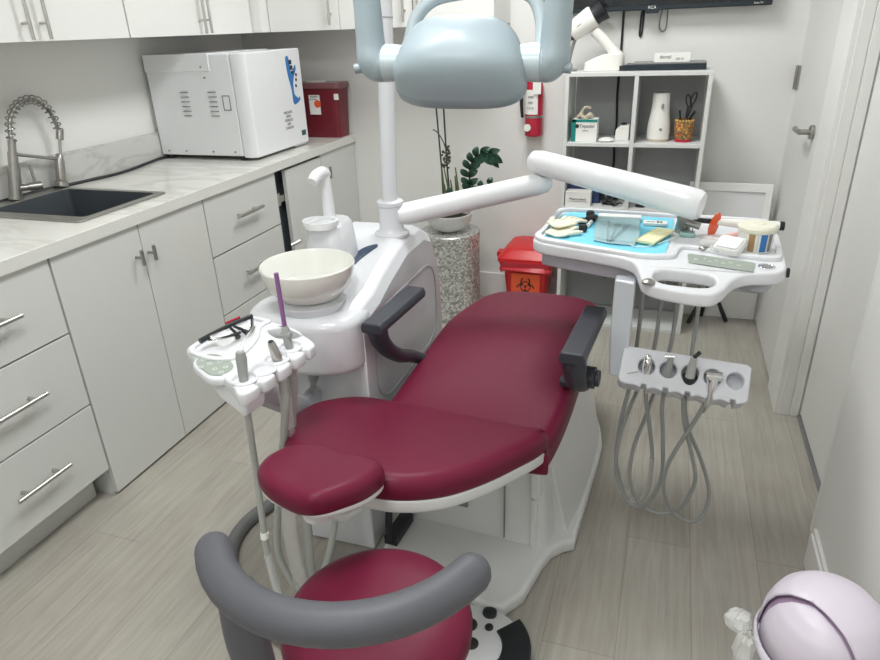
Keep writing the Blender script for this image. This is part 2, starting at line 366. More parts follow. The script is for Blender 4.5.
ct = B().slab([[(XL + .003, .85), (XF + .012, .85), (XF + .012, YB - .003), (XL + .003, YB - .003)], rrect(-2.24, -1.80, 1.645, 2.0, .02)], .872, .912, bev=.002)
tag(ct.build('countertop', M['marble'], loc=(-2.0, 2, .872)), 'long white marble-look countertop over the base cabinets', 'countertop')
tag(B().box(XL + .002, XL + .02, .85, YB - .003, .9125, 1.035).build('backsplash', M['splash'], loc=(XL, 2, .912), bevel=.002), 'low grey-veined marble backsplash strip behind the countertop', 'backsplash')
bpy.data.objects['countertop'].name
e_ = B().box(XF + .0115, XF + .0128, .852, YB - .005, .8725, .9105).build('front_edge', M['edge'], bpy.data.objects['countertop'])
# sink and faucet
t = thing('sink', 'dark rectangular drop-in sink with a slim steel rim beside the spring faucet', 'sink', (-2.02, 1.82, .91))
B().slab([rrect(-2.315, -1.775, 1.60, 2.02, .015), rrect(-2.235, -1.805, 1.65, 1.995, .02)], .9125, .919, bev=.002).build('rim', M['dsteel'], t)
s = B(); rings = [[(x, y, z) for x, y in rrect(-2.235 + i, -1.805 - i, 1.65 + i, 1.995 - i, .02)] for z, i in ((.918, 0), (.74, .012), (.735, .03))]
s.loft(rings, False); s.bm.faces.new([s.bm.verts.new(p) for p in rings[-1]]); s.build('basin', M['sink'], t)
B().cyl((-2.02, 1.82, .736), (-2.02, 1.82, .739), .04).build('drain', M['steel'], t)
t = thing('spring_faucet', 'brushed nickel spring-coil kitchen faucet standing behind the dark sink', 'faucet', (-2.275, 1.83, .92))
FXX = -2.28
B().cyl((FXX, 1.806, .919), (FXX, 1.808, .928), .026).cyl((FXX, 1.808, .925), (FXX, 1.834, 1.03), .021).cyl((FXX, 1.834, 1.03), (FXX, 1.848, 1.085), .0165).cyl((FXX, 1.848, 1.085), (FXX, 1.858, 1.125), .0135).build('body', M['dsteel'], t)
B().cyl((FXX, 1.815, .958), (FXX + .03, 1.85, .957), .013).cyl((FXX + .03, 1.85, .957), (FXX + .055, 1.885, .957), .016).cyl((FXX + .04, 1.872, .96), (FXX + .035, 1.872, 1.035), .0055).build('lever', M['dsteel'], t)
arc = [(FXX, y, z) for y, z in ((1.858, 1.12), (1.862, 1.15), (1.872, 1.185), (1.892, 1.216), (1.922, 1.240), (1.957, 1.252), (1.992, 1.252), (2.022, 1.240), (2.046, 1.215), (2.062, 1.180), (2.070, 1.145), (2.074, 1.115))]
path = catmull(arc, 5)
B().tube(path, .0075, 10).tube([(FXX, 2.074, 1.12), (FXX, 2.060, 1.075), (FXX, 2.048, 1.03)], .0055, 10).build('hose', M['dsteel'], t)
L = [0]
for a, b in zip(path, path[1:]): L.append(L[-1] + (b - a).length)
coil = []; turns = 17; NS = turns * 12
for k in range(NS + 1):
    u = L[-1] * k / NS * .97; i = max(j for j in range(len(L)) if L[j] <= u); i = min(i, len(path) - 2)
    q = path[i].lerp(path[i + 1], (u - L[i]) / max(1e-9, L[i + 1] - L[i])); tn = (path[i + 1] - path[i]).normalized(); sd = tn.cross(V(1, 0, 0)).normalized()
    a = 2 * PI * k / 12; coil.append(q + .0155 * (math.cos(a) * V(1, 0, 0) + math.sin(a) * sd))
B().tube(coil, .0026, 6).build('spring', M['dsteel'], t)
B().cyl((FXX, 1.845, 1.078), (FXX, 2.028, 1.027), .006).build('holder_arm', M['dsteel'], t)
B().cyl((FXX, 2.066, 1.095), (FXX, 2.077, 1.128), .014).tube([(FXX, 2.044, 1.045), (FXX, 2.043, 1.04), (FXX, 2.038, 1.02), (FXX, 2.022, .945), (FXX, 2.021, .940), (FXX, 2.017, .922)], [.008, .012, .018, .018, .024, .025], 20).build('spray_head', M['dsteel'], t)
ste_cord = (B().tube([(-2.31, 1.55, .918), (-2.312, 1.72, .918), (-2.31, 1.93, .92), (-2.285, 2.08, .918), (-2.25, 2.3, .918), (-2.285, 2.5, .918), (-2.31, 2.62, .918), (-2.30, 2.67, .92)], .0065, 8, smooth=6))

# ---------------------------------------------------------------- upper cabinets
def upper(x0, x1, y0, y1, label, doors, name='wall_cabinet'):
    t = thing(name, label, 'cabinet', ((x0 + x1) / 2, (y0 + y1) / 2, 1.449)); B().box(x0, x1, y0, y1, 1.450, 2.25).build('carcass', M['upper'], t); return t
t = upper(XL + .003, -2.02, 1.35, 2.252, 'white wall cabinet above the sink, nearest pair of doors', 0)
for a, b, hy in ((1.352, 1.82, 1.787), (1.823, 2.25, 1.857)):
    dd = B().box(-2.02, -2.0, a, b, 1.449, 2.25).build('door', M['upper'], t, bevel=.001); bar(B(), (-2.0, hy, 1.454), (-2.0, hy, 1.70), .006, (.032, 0, 0)).build('handle', M['steel'], dd)
t = upper(XL + .003, -2.02, 2.256, 3.095, 'white wall cabinet above the sterilizer, second pair of doors', 0)
for a, b, hy in ((2.258, 2.705, 2.688), (2.708, 3.093, 2.725)):
    dd = B().box(-2.02, -2.0, a, b, 1.449, 2.25).build('door', M['upper'], t, bevel=.001); bar(B(), (-2.0, hy, 1.455), (-2.0, hy, 1.72), .006, (.032, 0, 0)).build('handle', M['steel'], dd)
t = upper(XL + .003, -1.95, 3.10, YB - .003, 'white blind corner wall cabinet filler above the sharps container', 0)
t = upper(-1.948, -1.185, 3.19, YB - .003, 'white wall cabinet on the back wall right of the corner', 0)
for a, b, hx in ((-1.946, -1.562, -1.60), (-1.559, -1.187, -1.222)):
    dd = B().box(a, b, 3.17, 3.19, 1.449, 2.25).build('door', M['upper'], t, bevel=.001); bar(B(), (hx, 3.17, 1.47), (hx, 3.17, 1.72), .006, (0, -.032, 0)).build('handle', M['steel'], dd)
t = upper(-1.183, -.80, 3.19, YB - .003, 'white wall cabinet behind the overhead lamp, last on the back wall', 0)
dd = B().box(-1.181, -.80, 3.17, 3.19, 1.449, 2.25).build('door', M['upper'], t, bevel=.001); bar(B(), (-1.15, 3.17, 1.47), (-1.15, 3.17, 1.72), .006, (0, -.032, 0)).build('handle', M['steel'], dd)

# ---------------------------------------------------------------- autoclave, sharps box
t = thing('sterilizer', 'large white tabletop steam sterilizer with blue wave decal on the countertop', 'sterilizer', (-2.05, 2.9, .912))
ste_cord.build('power_cord', M['black'], t)
X1 = -1.785; Y0 = 2.66; Y1 = 3.15
B().box(-2.316, X1 - .075, Y0, Y1, .932, 1.372).build('body', M['white'], t, bevel=.006)
B().box(-2.318, X1 - .18, Y0 - .004, Y1 + .002, 1.30, 1.376).build('lid', M['white'], t, bevel=.004)
B().prism([(X1 - .074, Y0 + .001), (X1 - .03, Y0 - .004), (X1, Y0 + .012), (X1, Y1 - .004), (X1 - .074, Y1)], .925, 1.375).build('front_door', M['white'], t, bevel=.008, seg=3)
v = B()
for yx in (-2.115, -1.965):
    for k in range(6): v.box(yx - .03, yx + .012, Y0 - .0065, Y0 - .001, 1.213 - k * .0205, 1.216 - k * .0205)
v.build('vent_slots', M['gink'], t)
B().slab([rrect(-1.925, -1.885, 1.135, 1.20, .003), rrect(-1.921, -1.889, 1.139, 1.196, .003)], 0, .0015, bev=.0004, mtx=FY((0, Y0 - .001, 0))).build('latch_recess', M['gink'], t)
for x, z in ((-2.01, 1.32), (-2.00, 1.275), (-2.27, .952), (-2.17, .952), (-2.02, .952), (-1.90, .952)): B().cyl((x, Y0 - .006, z), (x, Y0, z), .004, n=10).build('screw', M['dsteel'], t)
for x, y in ((-2.29, Y0 + .03), (-1.88, Y0 + .03), (-2.29, Y1 - .03), (-1.83, Y1 - .05)): B().cyl((x, y, .9125), (x, y, .935), .017, n=14).build('foot', M['black'], t)
B().box(-1.90, X1 - .01, Y1 - .13, Y1 - .01, .917, .928).build('drain_tray', M['white'], t, bevel=.002)
fm = FX((X1 + .0005, 0, 0))
B().slab([[(3.005, 1.335), (3.03, 1.34), (3.038, 1.30), (3.045, 1.265), (3.085, 1.30), (3.09, 1.28), (3.06, 1.24), (3.05, 1.20), (3.055, 1.165), (3.09, 1.145), (3.095, 1.155), (3.105, 1.14), (3.075, 1.125), (3.035, 1.125), (3.03, 1.19), (3.01, 1.26)]], 0, .001, bev=.0003, smooth=3, mtx=fm).build('decal', M['blue'], t)
B().slab([circ(3.088, 1.255, .008)], 0, .0012, bev=.0003, mtx=fm).slab([circ(3.083, 1.232, .008)], 0, .0012, bev=.0003, mtx=fm).slab([circ(3.076, 1.205, .008)], 0, .0012, bev=.0003, mtx=fm).box(3.03, 3.055, 1.305, 1.325, 0, .002, fm).box(3.035, 3.06, 1.28, 1.30, 0, .002, fm).box(3.045, 3.065, 1.262, 1.275, 0, .002, fm).build('control_buttons', M['ink'], t)
tt = B()
for i, w in enumerate(('PRESSURE', 'OPEN', 'STERILIZE', 'DRY', 'STANDBY')): tt.text(w, .018, FX((X1 + .001, 2.97, 1.09 - i * .018)))
tt.build('printed_text', M['gink'], t)
B().box(X1, X1 + .0015, 3.08, 3.12, .965, .99).build('rating_label', M['green'], t)
t = thing('sharps_container', 'dark red lidded sharps container standing at the corner end of the countertop', 'container', (-1.86, 3.41, .912))
B().loft([[(x, y, z) for x, y in rrect(-1.965 + a, -1.697 - a, 3.345 + a, 3.482, .02)] for z, a in ((.9125, .012), (1.165, 0))]).build('body', M['dred'], t)
B().slab([rrect(-1.972, -1.690, 3.338, 3.488, .02)], 1.165, 1.195, bev=.006).build('lid', M['dredlid'], t)
B().slab([circ(-1.855, 3.41, .06, ry=.035)], 1.195, 1.203, bev=.002).build('lid_cap', M['off'], t)
lm = FY((.055, 3.343, 0))
lb = B().box(-1.925, -1.860, 1.035, 1.135, 0, .002, lm).build('warning_label', M['paperw'], t)
B().slab([circ(-1.875, 1.09, .02)], .002, .003, bev=.0003, mtx=lm).build('hazard_mark', M['ora'], lb)
B().text('SHARPS', .013, lm @ Matrix.Translation((-1.893, 1.126, .0025))).text('CAUTION', .010, lm @ Matrix.Translation((-1.902, 1.112, .0025))).build('label_text', M['ink'], lb)
B().box(-1.762, -1.735, 1.11, 1.14, 0, .002, FY((.042, 3.345, 0))).build('small_label', M['paperw'], t)

# ---------------------------------------------------------------- television
t = thing('television', 'black wall-mounted flat television above the white shelf', 'television', (-.14, 3.44, 1.48))
B().box(-.63, .355, 3.42, 3.468, 1.480, 2.04).build('casing', M['tv'], t, bevel=.005)
B().box(-.615, .34, 3.417, 3.421, 1.500, 2.025).build('screen', M['screen'], t)
B().prism(rrect(-.165, -.105, 1.466, 1.486, .006), 0, .02, mtx=FY((0, 3.435, 0))).build('sensor_bump', M['tv'], t)
B().text('RCA', .018, FY((-.135, 3.4145, 1.4905)), .0008).text('Roku TV', .010, FY((.30, 3.4145, 1.4905)), .0008).build('logo', M['paperw'], t)
B().box(-.3, .1, 3.468, 3.499, 1.6, 1.9).build('wall_bracket', M['black'], t)
tag(B().tube([(-.262, 3.49, 1.50), (-.262, 3.492, 1.35), (-.262, 3.475, 1.24), (-.262, 3.466, 1.1), (-.256, 3.466, .98), (-.262, 3.466, .9), (-.256, 3.466, .8), (-.262, 3.466, .66), (-.255, 3.466, .3), (-.26, 3.466, .18)], .0055, 8, smooth=5).build('tv_cord', M['black'], loc=(-.26, 3.49, .2)), 'black cord running down the wall behind the white shelf', 'cord')
tag(B().tube([(-.178, 3.494, 1.50), (-.183, 3.4945, 1.44), (-.184, 3.4945, 1.38), (-.176, 3.4945, 1.375), (-.172, 3.4945, 1.43), (-.17, 3.494, 1.50)], .0042, 8, smooth=5).build('loose_cable', M['black'], loc=(-.18, 3.48, 1.4)), 'short black looped cable hanging under the television centre', 'cable', 'short cables hanging under the television')
tag(B().tube([(-.09, 3.494, 1.50), (-.10, 3.4945, 1.42), (-.088, 3.4945, 1.39), (-.07, 3.4945, 1.40), (-.068, 3.494, 1.45), (-.07, 3.494, 1.50)], .0028, 8, smooth=5).build('loose_cable', M['gink'], loc=(-.08, 3.48, 1.4)), 'thin grey looped cable hanging under the television, right of the black one', 'cable', 'short cables hanging under the television')

# ---------------------------------------------------------------- shelf
t = thing('cube_shelf', 'white open cube shelf two bays wide against the back wall', 'shelf', (-.165, 3.36, 0))
SY0, SY1 = 3.215, 3.455
def pan(x0, x1, z0, z1, name): return B().box(x0, x1, SY0, SY1, z0, z1).build(name, M['shelf'], t, bevel=.0015)
pan(-.478, .148, 1.218, 1.236, 'top_board'); pan(-.478, .148, .0, .018, 'bottom_board')
pan(-.478, -.460, .018, 1.218, 'side_panel'); pan(.130, .148, .018, 1.218, 'side_panel'); pan(-.174, -.156, .018, 1.218, 'divider')
for z in (.912, .608, .304):
    pan(-.460, -.174, z, z + .017, 'shelf_board'); pan(-.156, .130, z, z + .017, 'shelf_board')
B().box(-.46, .13, 3.474, 3.478, .018, 1.218).build('bay_shade_sheet', M['rear'], t)  # sheet added behind the open bays, its grey stands in for shade
# on the top
t = thing('handheld_xray', 'white handheld dental x-ray gun leaning on its white dock on the shelf top', 'x-ray device', (-.35, 3.33, 1.236))
ym = 3.32
B().loft([[(x, y, z) for x, y in rrect(x0, x1, ym - .05, ym + .05, .03)] for z, x0, x1 in ((1.2365, -.41, -.232), (1.272, -.405, -.232), (1.292, -.365, -.234), (1.306, -.325, -.238))]).build('dock', M['off'], t, bevel=.004)
B().tube([(-.262, ym, 1.285), (-.295, ym, 1.33), (-.372, ym, 1.405)], [.034, .024, .024], 16, smooth=3).build('grip', M['off'], t)
B().tube([(-.48, ym, 1.395), (-.475, ym, 1.40), (-.385, ym, 1.46), (-.377, ym, 1.465)], [.03, .043, .05, .045], 24).build('body', M['off'], t)
B().tube([(-.377, ym, 1.465), (-.365, ym, 1.474), (-.335, ym, 1.493)], [.044, .042, .048], 24).build('nose_cone', M['black'], t)
B().tube([(-.505, ym, 1.38), (-.48, ym, 1.397)], [.025, .034], 20).build('rear_cap', M['black'], t)
B().tube([(-.378, ym, 1.395), (-.365, ym - .002, 1.378)], .008, 10).build('trigger', M['exred'], t)
B().tube([(-.45, ym - .01, 1.385), (-.468, ym - .01, 1.33), (-.478, ym - .01, 1.27), (-.475, ym - .01, 1.245), (-.44, ym - .01, 1.242)], .008, 10, smooth=3).build('cable_stay', M['gink'], t)
B().box(-.012, .012, -.002, .002, 0, .001, frame(V(-.435, ym - .0455, 1.43), V(.83, 0, .55), V(-.55, 0, .83), V(0, -1, 0))).build('logo', M['gink'], t)
t = thing('flat_electronics_case', 'flat black electronics case with grey top lying on the shelf top', 'case', (-.05, 3.34, 1.236))
B().box(-.222, .118, 3.27, 3.42, 1.2365, 1.262).build('body', M['tv'], t, bevel=.003)
B().box(-.19, .118, 3.272, 3.42, 1.262, 1.268).build('cover', M['graybox'], t, bevel=.002)
B().prism([(-.262, 3.275), (-.222, 3.272), (-.222, 3.34), (-.25, 3.34)], 1.2365, 1.258).build('connector', M['black'], t)
t = thing('small_carton', 'small white carton with black print lying on the flat black case', 'box', (-.03, 3.32, 1.268))
B().box(-.102, .048, 3.285, 3.36, 1.2685, 1.305).build('body', M['paperw'], t, bevel=.001)
B().text('dental', .020, FY((-.055, 3.2845, 1.29))).text('LED kit', .011, FY((.005, 3.2845, 1.282))).build('print', M['ink'], t)
# first row left
t = thing('medicine_box', 'white and teal medicine carton in the upper left bay of the shelf', 'box', (-.385, 3.28, .929))
B().box(-.442, -.327, 3.245, 3.33, .9295, 1.03).build('body', M['paperw'], t, bevel=.001)
B().box(-.4425, -.424, 3.2435, 3.2445, .9295, 1.03).box(-.4425, -.327, 3.2435, 3.2445, 1.018, 1.0305).box(-.4435, -.4425, 3.245, 3.33, .9295, 1.03).build('teal_band', M['teal'], t)
B().slab([circ(-.418, 1.0, .009)], 0, .001, bev=.0002, mtx=FY((0, 3.2435, 0))).text('Topadol', .021, FY((-.374, 3.244, 1.0))).text('solution', .009, FY((-.38, 3.244, .98))).build('print', M['ink'], t)
tag(B().pad([(-.42, 3.26), (-.385, 3.25), (-.35, 3.27), (-.352, 3.31), (-.39, 3.32), (-.43, 3.30)], lambda x, y: 1.05 + .008 * math.sin(x * 150), .019, .006, smooth=3).tube([(-.41, 3.28, 1.05), (-.39, 3.28, 1.08), (-.365, 3.29, 1.075)], .006, 8, smooth=3).build('wrapped_packet', M['beige'], loc=(-.385, 3.28, 1.03)), 'crumpled beige packet on top of the teal medicine carton', 'packet')
tag(B().lathe([(.001, 0), (.03, 0), (.038, .006), (.03, .013), (.018, .016), (.016, .010), (.001, .010)], (-.285, 3.27, .9295)).build('small_dish', M['off'], loc=(-.285, 3.27, .929)), 'small off-white round dish on the upper shelf beside the medicine carton', 'dish')
t = thing('power_adapter_box', 'white power adapter box with black socket in the upper left bay', 'adapter', (-.215, 3.32, .929))
B().prism([(-.248, .9295), (-.185, .9295), (-.185, .995), (-.225, .995), (-.246, .975)], 0, .09, mtx=FY((0, 3.39, 0))).build('body', M['off'], t, bevel=.003)
B().cyl((-.213, 3.345, .995), (-.213, 3.345, 1.003), .012, n=16).build('plug', M['black'], t)
# first row right
t = thing('air_purifier', 'tapered white bottle-shaped air freshener in the upper right bay', 'air freshener', (-.055, 3.31, .929))
B().lathe([(.001, .0), (.047, 0), (.050, .012), (.050, .02)], (-.055, 3.31, .9295)).build('base_ring', M['beige'], t)
B().lathe([(.050, .012), (.051, .04), (.049, .075), (.042, .12), (.038, .16), (.037, .205), (.035, .21), (.001, .21)], (-.055, 3.31, .9295)).build('body', M['off'], t)
B().slab([circ(-.045, 1.085, .006, ry=.012)], 0, .02, bev=.001, mtx=FY((0, 3.285, 0))).slab([circ(-.045, .985, .007)], 0, .02, bev=.001, mtx=FY((0, 3.28, 0))).lathe([(.001, .211), (.034, .211), (.034, .213), (.001, .213)], (-.055, 3.31, .9295)).build('nozzle', M['dsteel'], t)
t = thing('pen_cup', 'carved brown and orange cup holding scissors in the upper right bay', 'cup', (.055, 3.30, .929))
s = B(); prof = [(.001, 0), (.034, 0), (.039, .03), (.042, .06), (.038, .098), (.034, .098), (.034, .02), (.001, .02)]; s.lathe(prof, (.055, 3.30, .9295)); s.build('body', M['cup'], t)
B().lathe([(.0345, .0), (.037, 0), (.038, .010), (.0385, .012)], (.055, 3.30, .9295)).build('base_band', M['exred'], t)
s = B()
for k in range(18):
    a = 2 * PI * k / 18; s.sph((.055 + .038 * math.cos(a), 3.30 + .038 * math.sin(a), .9295 + .092), .005, 8)
s.build('bead_rim', mat('bead_gold', (.60, .38, .10), .5), t)
t = thing('scissors', 'black-handled scissors standing in the carved cup', 'scissors', (.06, 3.30, .94))
s = B(); 
for cx, cz, tx in ((.062, 1.105, -.2), (.082, 1.115, .25)):
    s.tube([(cx + .010 * math.cos(a) + tx * .026 * math.sin(a), 3.30, cz + .026 * math.sin(a)) for a in [2 * PI * k / 16 for k in range(16)]], .0035, 8, closed=True)
s.tube([(.062, 3.30, 1.08), (.06, 3.30, 1.03)], .005, 8).tube([(.08, 3.30, 1.09), (.062, 3.30, 1.03)], .005, 8).build('finger_loops', M['black'], t)
B().tube([(.060, 3.30, 1.04), (.055, 3.30, .952)], .004, 8).build('blades', M['steel'], t)
tag(B().tube([(.04, 3.295, .952), (.033, 3.295, 1.04), (.028, 3.295, 1.065)], [.003, .004, .006], 8).build('pen', M['black'], loc=(.04, 3.295, .95)), 'short black pen standing at the left in the carved cup', 'pen', 'pens in the carved cup')
tag(B().tube([(.06, 3.312, .952), (.078, 3.315, 1.03), (.095, 3.318, 1.06)], [.003, .005, .006], 8).build('pen', M['black'], loc=(.06, 3.31, .95)), 'black pen leaning right in the carved cup beside the scissors', 'pen', 'pens in the carved cup')
# second row
t = thing('white_carton', 'white carton printed in black on the second shelf, in front of navy box', 'box', (-.40, 3.26, .625))
B().box(-.456, -.335, 3.225, 3.29, .6255, .688).build('body', M['paperw'], t, bevel=.001)
B().box(-.456, -.335, 3.225, 3.292, .688, .695).build('lid', M['off'], t, bevel=.001)
B().text('Pharmadent', .0165, FY((-.396, 3.2245, .660))).box(-.44, -.352, 3.2243, 3.2247, .648, .6495).build('print', M['ink'], t)
tag(B().box(-.455, -.30, 3.30, 3.42, .6255, .715).build('navy_carton', M['navy'], loc=(-.38, 3.36, .625), bevel=.002), 'navy blue carton behind the white printed carton on the second shelf', 'box')
s = B()
for j in range(5):
    pts = []
    for k in range(9): pts.append((-.285 + .085 * random.random(), 3.26 + .07 * random.random(), .632 + .055 * random.random() * (1 - k / 12)))
    s.tube(pts, .0035, 6, smooth=5)
s.sph((-.265, 3.30, .655), .032, 14, (1, 1, .9))
tag(s.build('cable_bundle', M['black'], loc=(-.25, 3.29, .625)), 'tangled bundle of black cables on the second shelf', 'cables')
tag(B().box(-.125, -.085, 3.25, 3.30, .6255, .648).build('charger_block', M['black'], loc=(-.105, 3.27, .625), bevel=.003), 'small black charger block on the second shelf right of the divider', 'charger')
tag(B().tube([(-.24, 3.27, .633), (-.22, 3.24, .633), (-.2, 3.262, .64), (-.19, 3.285, .633)], .004, 8, smooth=5).build('cable_end', M['black'], loc=(-.2, 3.26, .625)), 'loose black cable end beside the tangled bundle near the divider', 'cable')

# ---------------------------------------------------------------- extinguisher
t = thing('fire_extinguisher', 'red fire extinguisher hanging on the back wall behind the overhead lamp', 'fire extinguisher', (-.67, 3.44, .93))
ex = (-.664, 3.4535, .922)
B().lathe([(.001, 0), (.040, 0), (.045, .006), (.045, .235), (.038, .262), (.02, .28), (.001, .282)], ex).build('cylinder', M['exred'], t)
B().lathe([(.0452, .09), (.0458, .09), (.0458, .102), (.0452, .102)], ex).build('wall_strap', M['dsteel'], t)
s = B(); rg = [[(ex[0] + .0457 * math.sin(a), ex[1] - .0457 * math.cos(a), ex[2] + z) for a in [math.radians(d_) for d_ in range(-62, 39, 8)]] for z in (.108, .225)]
for i in range(len(rg[0]) - 1): s.bm.faces.new([s.bm.verts.new(p) for p in (rg[0][i], rg[0][i + 1], rg[1][i + 1], rg[1][i])])
lab = s.build('label', M['paperw'], t)
B().text('FIRE', .016, FY((ex[0] - .008, ex[1] - .0475, ex[2] + .19))).text('ABC', .014, FY((ex[0] - .01, ex[1] - .0475, ex[2] + .165))).text('P.A.S.S.', .012, FY((ex[0] - .01, ex[1] - .0475, ex[2] + .14))).build('label_text', M['ink'], lab)
B().slab([circ(-.024, .045, .018)], 0, .003, bev=.0005, mtx=FY((ex[0], ex[1] - .045, ex[2]))).build('round_sticker', M['paperw'], t)
B().tube([(ex[0], ex[1] - .02, ex[2] + .29), (ex[0] - .05, ex[1] - .02, ex[2] + .27), (ex[0] - .062, ex[1] - .015, ex[2] + .18), (ex[0] - .057, ex[1] - .012, ex[2] + .09)], [.008, .008, .009, .007], 10, smooth=4).build('discharge_hose', M['black'], t)
B().cyl((ex[0], ex[1], ex[2] + .28), (ex[0], ex[1], ex[2] + .31), .014).box(ex[0] - .01, ex[0] + .01, ex[1] - .07, ex[1] + .01, ex[2] + .305, ex[2] + .315).box(ex[0] - .01, ex[0] + .01, ex[1] - .07, ex[1] + .01, ex[2] + .33, ex[2] + .34, None).build('valve', M['black'], t, bevel=.002)
B().box(ex[0] + .002, ex[0] + .042, ex[1] - .052, ex[1] - .051, ex[2] + .205, ex[2] + .265).build('inspection_tag', M['paperw'], t)

# ---------------------------------------------------------------- silver stand with orchid and plant
SX, SYy = -1.05, 3.215
tag(B().lathe([(.001, 0), (.150, 0), (.155, .004), (.155, .435), (.158, .437), (.158, .468), (.154, .472), (.001, .472)], (SX, SYy, 0), 64).build('pedestal_stand', M['silver'], loc=(SX, SYy, 0)), 'silver sparkling cylindrical pedestal stand on the floor in the far corner', 'plant stand')
t = thing('potted_orchid', 'low white pot with orchid spikes and dark glossy leaves on the silver stand', 'plant', (SX, SYy, .472))
B().lathe([(.001, .001), (.05, .001), (.085, .02), (.115, .055), (.122, .095), (.112, .095), (.10, .06), (.001, .05)], (SX, SYy - .01, .472)).build('pot', mat('marbled_pot', (.66, .67, .66), .3, noise=.12, nscale=25), t)
B().lathe([(.001, .075), (.06, .08), (.108, .07)], (SX, SYy - .01, .472), cap=False).build('soil', M['soil'], t)
B().tube([(-1.075, 3.2, .54), (-1.08, 3.2, .8), (-1.105, 3.2, 1.20)], .0042, 8, smooth=2).build('stake', M['stake'], t)
B().tube([(-1.035, 3.21, .54), (-1.05, 3.2, .8), (-1.062, 3.2, 1.20)], .0045, 8, smooth=2).build('stake', M['stake'], t)
B().tube([(-1.045, 3.2, .85), (-1.06, 3.19, .92), (-1.09, 3.19, .97), (-1.115, 3.19, .985)], .0028, 6, smooth=4).build('dry_stem', M['stem'], t)
s = B()
for k in range(26): s.sph((-1.055 + random.uniform(-.016, .020), 3.19 + random.uniform(-.01, .01), .80 + k * .0042), random.uniform(.005, .009), 7)
s.build('dry_flower_cluster', M['stem'], t)
s = B()
for k in range(7):
    x = -1.07 + k * .012; s.tube([(x, 3.2, .55), (x + random.uniform(-.01, .01), 3.19, .66), (x + random.uniform(-.02, .02), 3.18, .70 + random.uniform(0, .12))], [.005, .006, .003], 8, smooth=3)
s.build('stems', mat('pale_green_stem', (.10, .13, .05), .5), t)
def leafblade(s, p0, p1, w, droop=.02, nrm=V(0, -1, 0)):
    p0, p1 = Vector(p0), Vector(p1); d = p1 - p0; side = d.cross(nrm).normalized(); rows = []
    for k in range(8):
        u = k / 7; c = p0 + d * u + nrm * (.018 * math.sin(PI * u)) + V(0, 0, -droop * u * u); ww = w * math.sin(PI * min(1, .08 + u * .92)) ** .7
        rows.append([c - side * ww, c - nrm * .004, c + side * ww, c - nrm * (.006)])
    s.loft(rows)
s = B()
st = catmull([(-.985, 3.19, .56), (-.95, 3.19, .64), (-.93, 3.19, .70), (-.925, 3.18, .80), (-.88, 3.17, .87), (-.80, 3.17, .875)], 5)
for k in range(9, 25, 2):
    p = st[k]; tn = (st[min(k + 1, 25)] - st[k - 1]).normalized(); nn = V(-tn.z, 0, tn.x)
    for sg in (1, -1): leafblade(s, p, p + (nn * sg * .62 + tn * .8).normalized() * .072, .018)
leafblade(s, st[24], st[-1] + V(.045, 0, -.02), .02)
st2 = catmull([(-.94, 3.19, .60), (-.90, 3.17, .66), (-.86, 3.16, .71), (-.80, 3.16, .735)], 5)
for k in range(4, 16, 3):
    p = st2[k]; tn = (st2[min(k + 1, 15)] - st2[k - 1]).normalized(); nn = V(-tn.z, 0, tn.x)
    for sg in (1, -1): leafblade(s, p, p + (nn * sg + tn * .6).normalized() * .062, .016)
for q in ((-1.02, .62, -1.0, .70), (-1.02, .65, -1.035, .73), (-1.0, .60, -.975, .68), (-1.05, .6, -1.09, .68)): leafblade(s, (q[0], 3.18, q[1]), (q[2], 3.17, q[3]), .018)
s.tube(st, .005, 6).tube(st2, .004, 6)
s.build('leaves', M['leaf'], t)
# ---------------------------------------------------------------- biohazard bin
t = thing('biohazard_bin', 'red plastic biohazard bin with closed lid on the floor beside the shelf', 'bin', (-.65, 3.34, 0))
B().loft([[(x, y, z) for x, y in rrect(-.765 + a, -.525 - a, 3.20 + a, 3.44 - a, .03)] for z, a in ((.0, .03), (.32, .0))]).build('body', M['red'], t)
s = B(); rings = []
for z, a in ((.27, -.012), (.285, -.018), (.30, -.012), (.325, -.020), (.33, -.01)):
    rings.append([(x + random.uniform(-.003, .003), y + random.uniform(-.003, .003), z + random.uniform(-.007, .007)) for x, y in rrect(-.765 + a, -.525 - a, 3.20 + a, 3.44 - a, .03, 7)])
s.loft(rings, False); s.build('liner_bag', M['redbag'], t)
B().loft([[(x, y, z) for x, y in rrect(-.79 + a, -.50 - a, 3.18 + a, 3.465 - a * .3, .03)] for z, a in ((.325, .0), (.345, .0), (.352, .008), (.385, .035), (.392, .06))]).box(-.81, -.785, 3.27, 3.33, .325, .35).build('lid', M['red'], t, bevel=.003)
lab = B().box(-.715, -.565, .115, .262, 0, .0015, frame(V(0, 3.2015, 0), V(1, 0, 0), V(0, 0, 1), V(0, -1, 0))).build('sticker', M['ora'], t)
bh = B(); bm_ = frame(V(-.64, 3.1995, .195), V(1, 0, 0), V(0, 0, 1), V(0, -1, 0))
